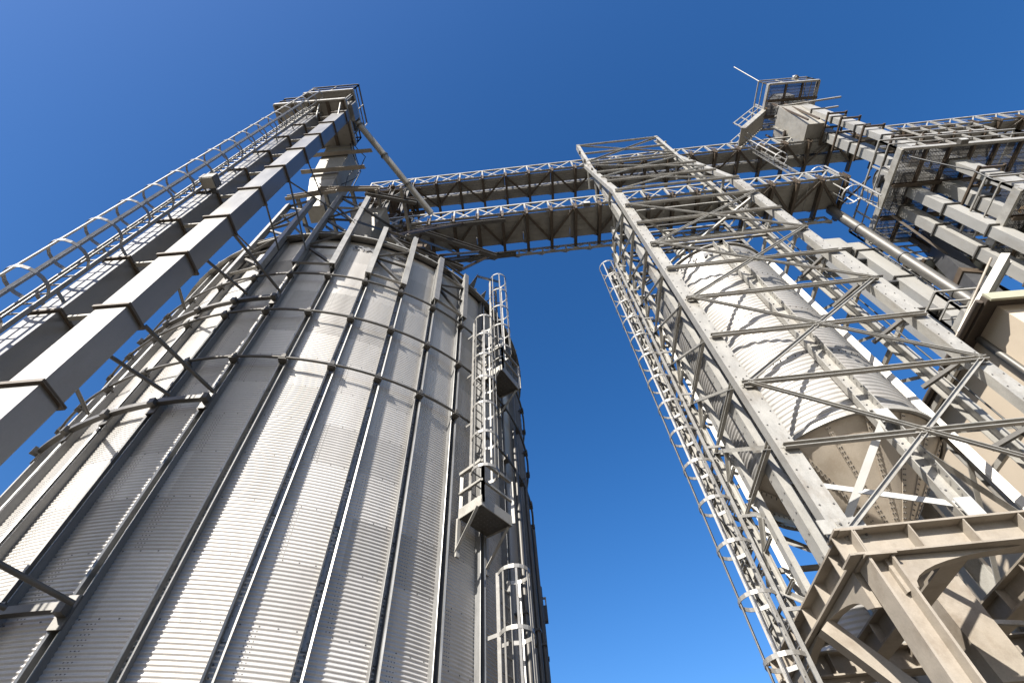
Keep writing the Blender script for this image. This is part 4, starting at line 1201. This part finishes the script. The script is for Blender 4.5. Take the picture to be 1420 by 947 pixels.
m_ = MB(); m_.bar((7.42, 5.21, 6.47), (8.62, 4.4, 7.5), .18, .03); m_.build('tray', M['deck'], t)
for o in (-.1, .1):
    m_ = MB(); m_.bar((7.42 + o * .55, 5.21 + o * .83, 6.51), (8.62 + o * .55, 4.4 + o * .83, 7.54), .02, .12); m_.build('side_flange', M['galv'], t)
m_ = MB(); m_.tube((7.19, 5.33, 6.39), (8.37, 4.4, 7.56), .022, 8); m_.build('conduit', M['tan'], t)
m_ = MB(); m_.tube((7.69, 5.39, 6.57), (7.69, 4.84, 6.57), .13, 14, .16); m_.build('vent_drum', M['galv'], t)

# ================================================================== FAR AND LOW BACKGROUND
t = thing('storage_tank', 'smaller sunlit corrugated tank seen far behind through the portal frame', 'tank', (7.3, 13.2, GZ))
m_ = MB(); corrugated(m_, 7.3, 13.2, 1.5, GZ, 5.6, .12, .012, 80); m_.build('wall', M['silo'], t)
m_ = MB(); n = 40
V = [(7.3 + 1.58 * cos(2 * pi * i / n), 13.2 + 1.58 * sin(2 * pi * i / n), 5.58) for i in range(n)] + [(7.3, 13.2, 6.4)]
m_.add(V, [(i, (i + 1) % n, n) for i in range(n)] + [tuple(range(n - 1, -1, -1))]); m_.build('roof', M['galv'], t)
for k in range(12):
    p = 2 * pi * k / 12
    MB().bar((7.3 + 1.53 * cos(p), 13.2 + 1.53 * sin(p), GZ), (7.3 + 1.53 * cos(p), 13.2 + 1.53 * sin(p), 5.5), .07, .06).build('rib', M['galv_dark'], t)
t = thing('intake_shed', 'low dark intake shed behind the portal frame legs', 'shed', (7.0, 8.5, GZ))
m_ = MB(); m_.box((4.6, 8.2, GZ), (7.4, 11.0, 1.7)); m_.build('wall', M['galv_dark'], t)
m_ = MB(); m_.box((4.4, 8.0, 1.7), (7.42, 11.2, 1.82)); m_.build('roof', M['dark'], t)
m_ = MB()
for k in range(9): m_.bar((4.7 + .33 * k, 8.17, GZ), (4.7 + .33 * k, 8.17, 1.7), .05, .05)
m_.build('cladding', M['brown'], t)
t = thing('sack_conveyor', 'inclined dark conveyor with pale side boards low under the tower', 'conveyor', (5.0, 6.9, .5))
m_ = MB(); m_.bar((3.2, 6.9, .2), (7.4, 7.1, 2.6), .5, .16); m_.build('bed', M['dark'], t)
for o in (-.27, .27):
    m_ = MB(); m_.bar((3.2, 6.9 + o, .3), (7.4, 7.1 + o, 2.7), .03, .22); m_.build('side_board', M['tan'], t)
for x, z in ((4.0, .6), (5.6, 1.5), (7.0, 2.3)):
    for o in (-.22, .22):
        m_ = MB(); m_.bar((x, 7.0 + o, GZ), (x, 7.0 + o, z), .07, .07); m_.build('leg', M['brown'], t)
t = thing('dust_pipe', 'curved pale dust pipe running beside the cream building wall', 'pipe', (7.4, 6.2, 1.5))
m_ = MB(); m_.path([(7.25, 7.2, 3.6), (7.2, 7.25, 2.6), (7.0, 7.3, 1.9), (6.8, 7.4, 1.4), (6.7, 7.5, .6), (6.7, 7.5, GZ)], .11, 14); m_.build('tube', M['tan'], t)
m_ = MB(); m_.tube((7.25, 7.2, 3.6), (7.25, 7.2, 3.75), .14, 14); m_.build('collar', M['galv_dark'], t)

# ================================================================== CABLES, LAMPS AND SMALL FITTINGS
def cable(name_, label, runs, r=.012, m='cable', loc=None):
    t = thing('cable_run', label, 'cable', loc or tuple(runs[0][0]))
    for pts in runs:
        P = [np.array(p, float) for p in pts]
        out = []
        for a, b in zip(P[:-1], P[1:]):
            for i in range(6):
                f = i / 6
                out.append(a + (b - a) * f - vec(0, 0, .10 * np.linalg.norm((b - a)[:2]) * sin(pi * f)))
        out.append(P[-1])
        MB().path(out, r, 5).build(name_, M[m], t)
cable('loop', 'loose black cables dangling at the corner of the left head platform', [
    [(-3.85, 3.1, 14.5), (-3.6, 3.5, 13.6), (-3.75, 3.6, 12.9), (-3.7, 3.7, 12.2)], [(-3.85, 3.1, 14.4), (-3.45, 3.4, 13.9), (-3.6, 3.7, 13.1), (-3.9, 3.7, 12.6)],
    [(-3.9, 3.15, 14.4), (-3.7, 3.3, 13.7), (-3.5, 3.6, 13.3), (-3.6, 3.8, 12.0)]])
cable('strand', 'black cables running down inside the lattice tower corner', [[bx(2.93, 4.4, 12.4), bx(2.93, 4.4, 7.0), bx(2.93, 4.4, 2.6)], [bx(2.97, 4.45, 12.4), bx(2.98, 4.45, 6.0), bx(2.97, 4.45, 2.6)], [bx(5.45, 4.5, 12.4), bx(5.46, 4.5, 7.0), bx(5.45, 4.5, 2.6)]], .012)
cable('strand', 'dark cables and conduits hanging between the platforms over the cream building', [
    [(9.4, 3.8, 11.5), (9.9, 3.8, 10.2), (10.0, 3.9, 9.2)], [(9.6, 5.9, 11.4), (9.2, 5.8, 9.5), (8.6, 5.6, 7.1)], [(9.35, 5.0, 11.6), (8.9, 5.0, 13.2), (8.8, 5.2, 16.3)], [(10.9, 3.95, 9.0), (9.6, 4.2, 7.4), (8.5, 4.5, 6.5)]], .016)
def lamp(label, x, y, z):
    t = thing('floodlight', label, 'floodlight', (x, y, z))
    MB().box((x - .09, y - .05, z - .06), (x + .09, y + .05, z + .06)).build('housing', M['galv_dark'], t)
    MB().box((x - .08, y - .058, z - .05), (x + .08, y - .051, z + .05)).build('lens', M['white'], t)
    MB().bar((x, y, z + .06), (x, y + .12, z + .12), .03, .02).build('bracket', M['dark'], t)
lamp('small floodlight under the railing of the lower conveyor bridge near the tower', 2.2, 4.68, 12.5)
lamp('small floodlight on the front edge of the largest mesh platform', 10.6, 3.58, 11.5)
for (x0, x1, y, z, lab) in ((9.75, 11.4, 4.95, 17.6, 'dark steel walkway frame tucked under the highest mesh platform'), (9.4, 12.4, 6.25, 10.4, 'dark steel walkway frame hanging behind the largest mesh platform'), (10.9, 12.8, 4.15, 13.1, 'plank walkway beside the box casings above the largest mesh platform')):
    t = thing('walkway', lab, 'walkway', ((x0 + x1) / 2, y, z))
    m_ = MB(); m_.box((x0, y - .3, z), (x1, y + .3, z + .02)); m_.build('deck', M['deck'], t)
    for k in range(int((x1 - x0) / .4) + 1):
        MB().chan((x0 + .4 * k, y - .36, z - .05), (x0 + .4 * k, y + .36, z - .05), .08, .05, .01, up=(1, 0, 0)).build('cross_beam', M['brown'], t)
    railing(t, [(x0, y - .32, z), (x1, y - .32, z)], h=.74, posts=.5); railing(t, [(x0, y + .32, z), (x1, y + .32, z)], h=.74, posts=.5, mats='galv_dark')
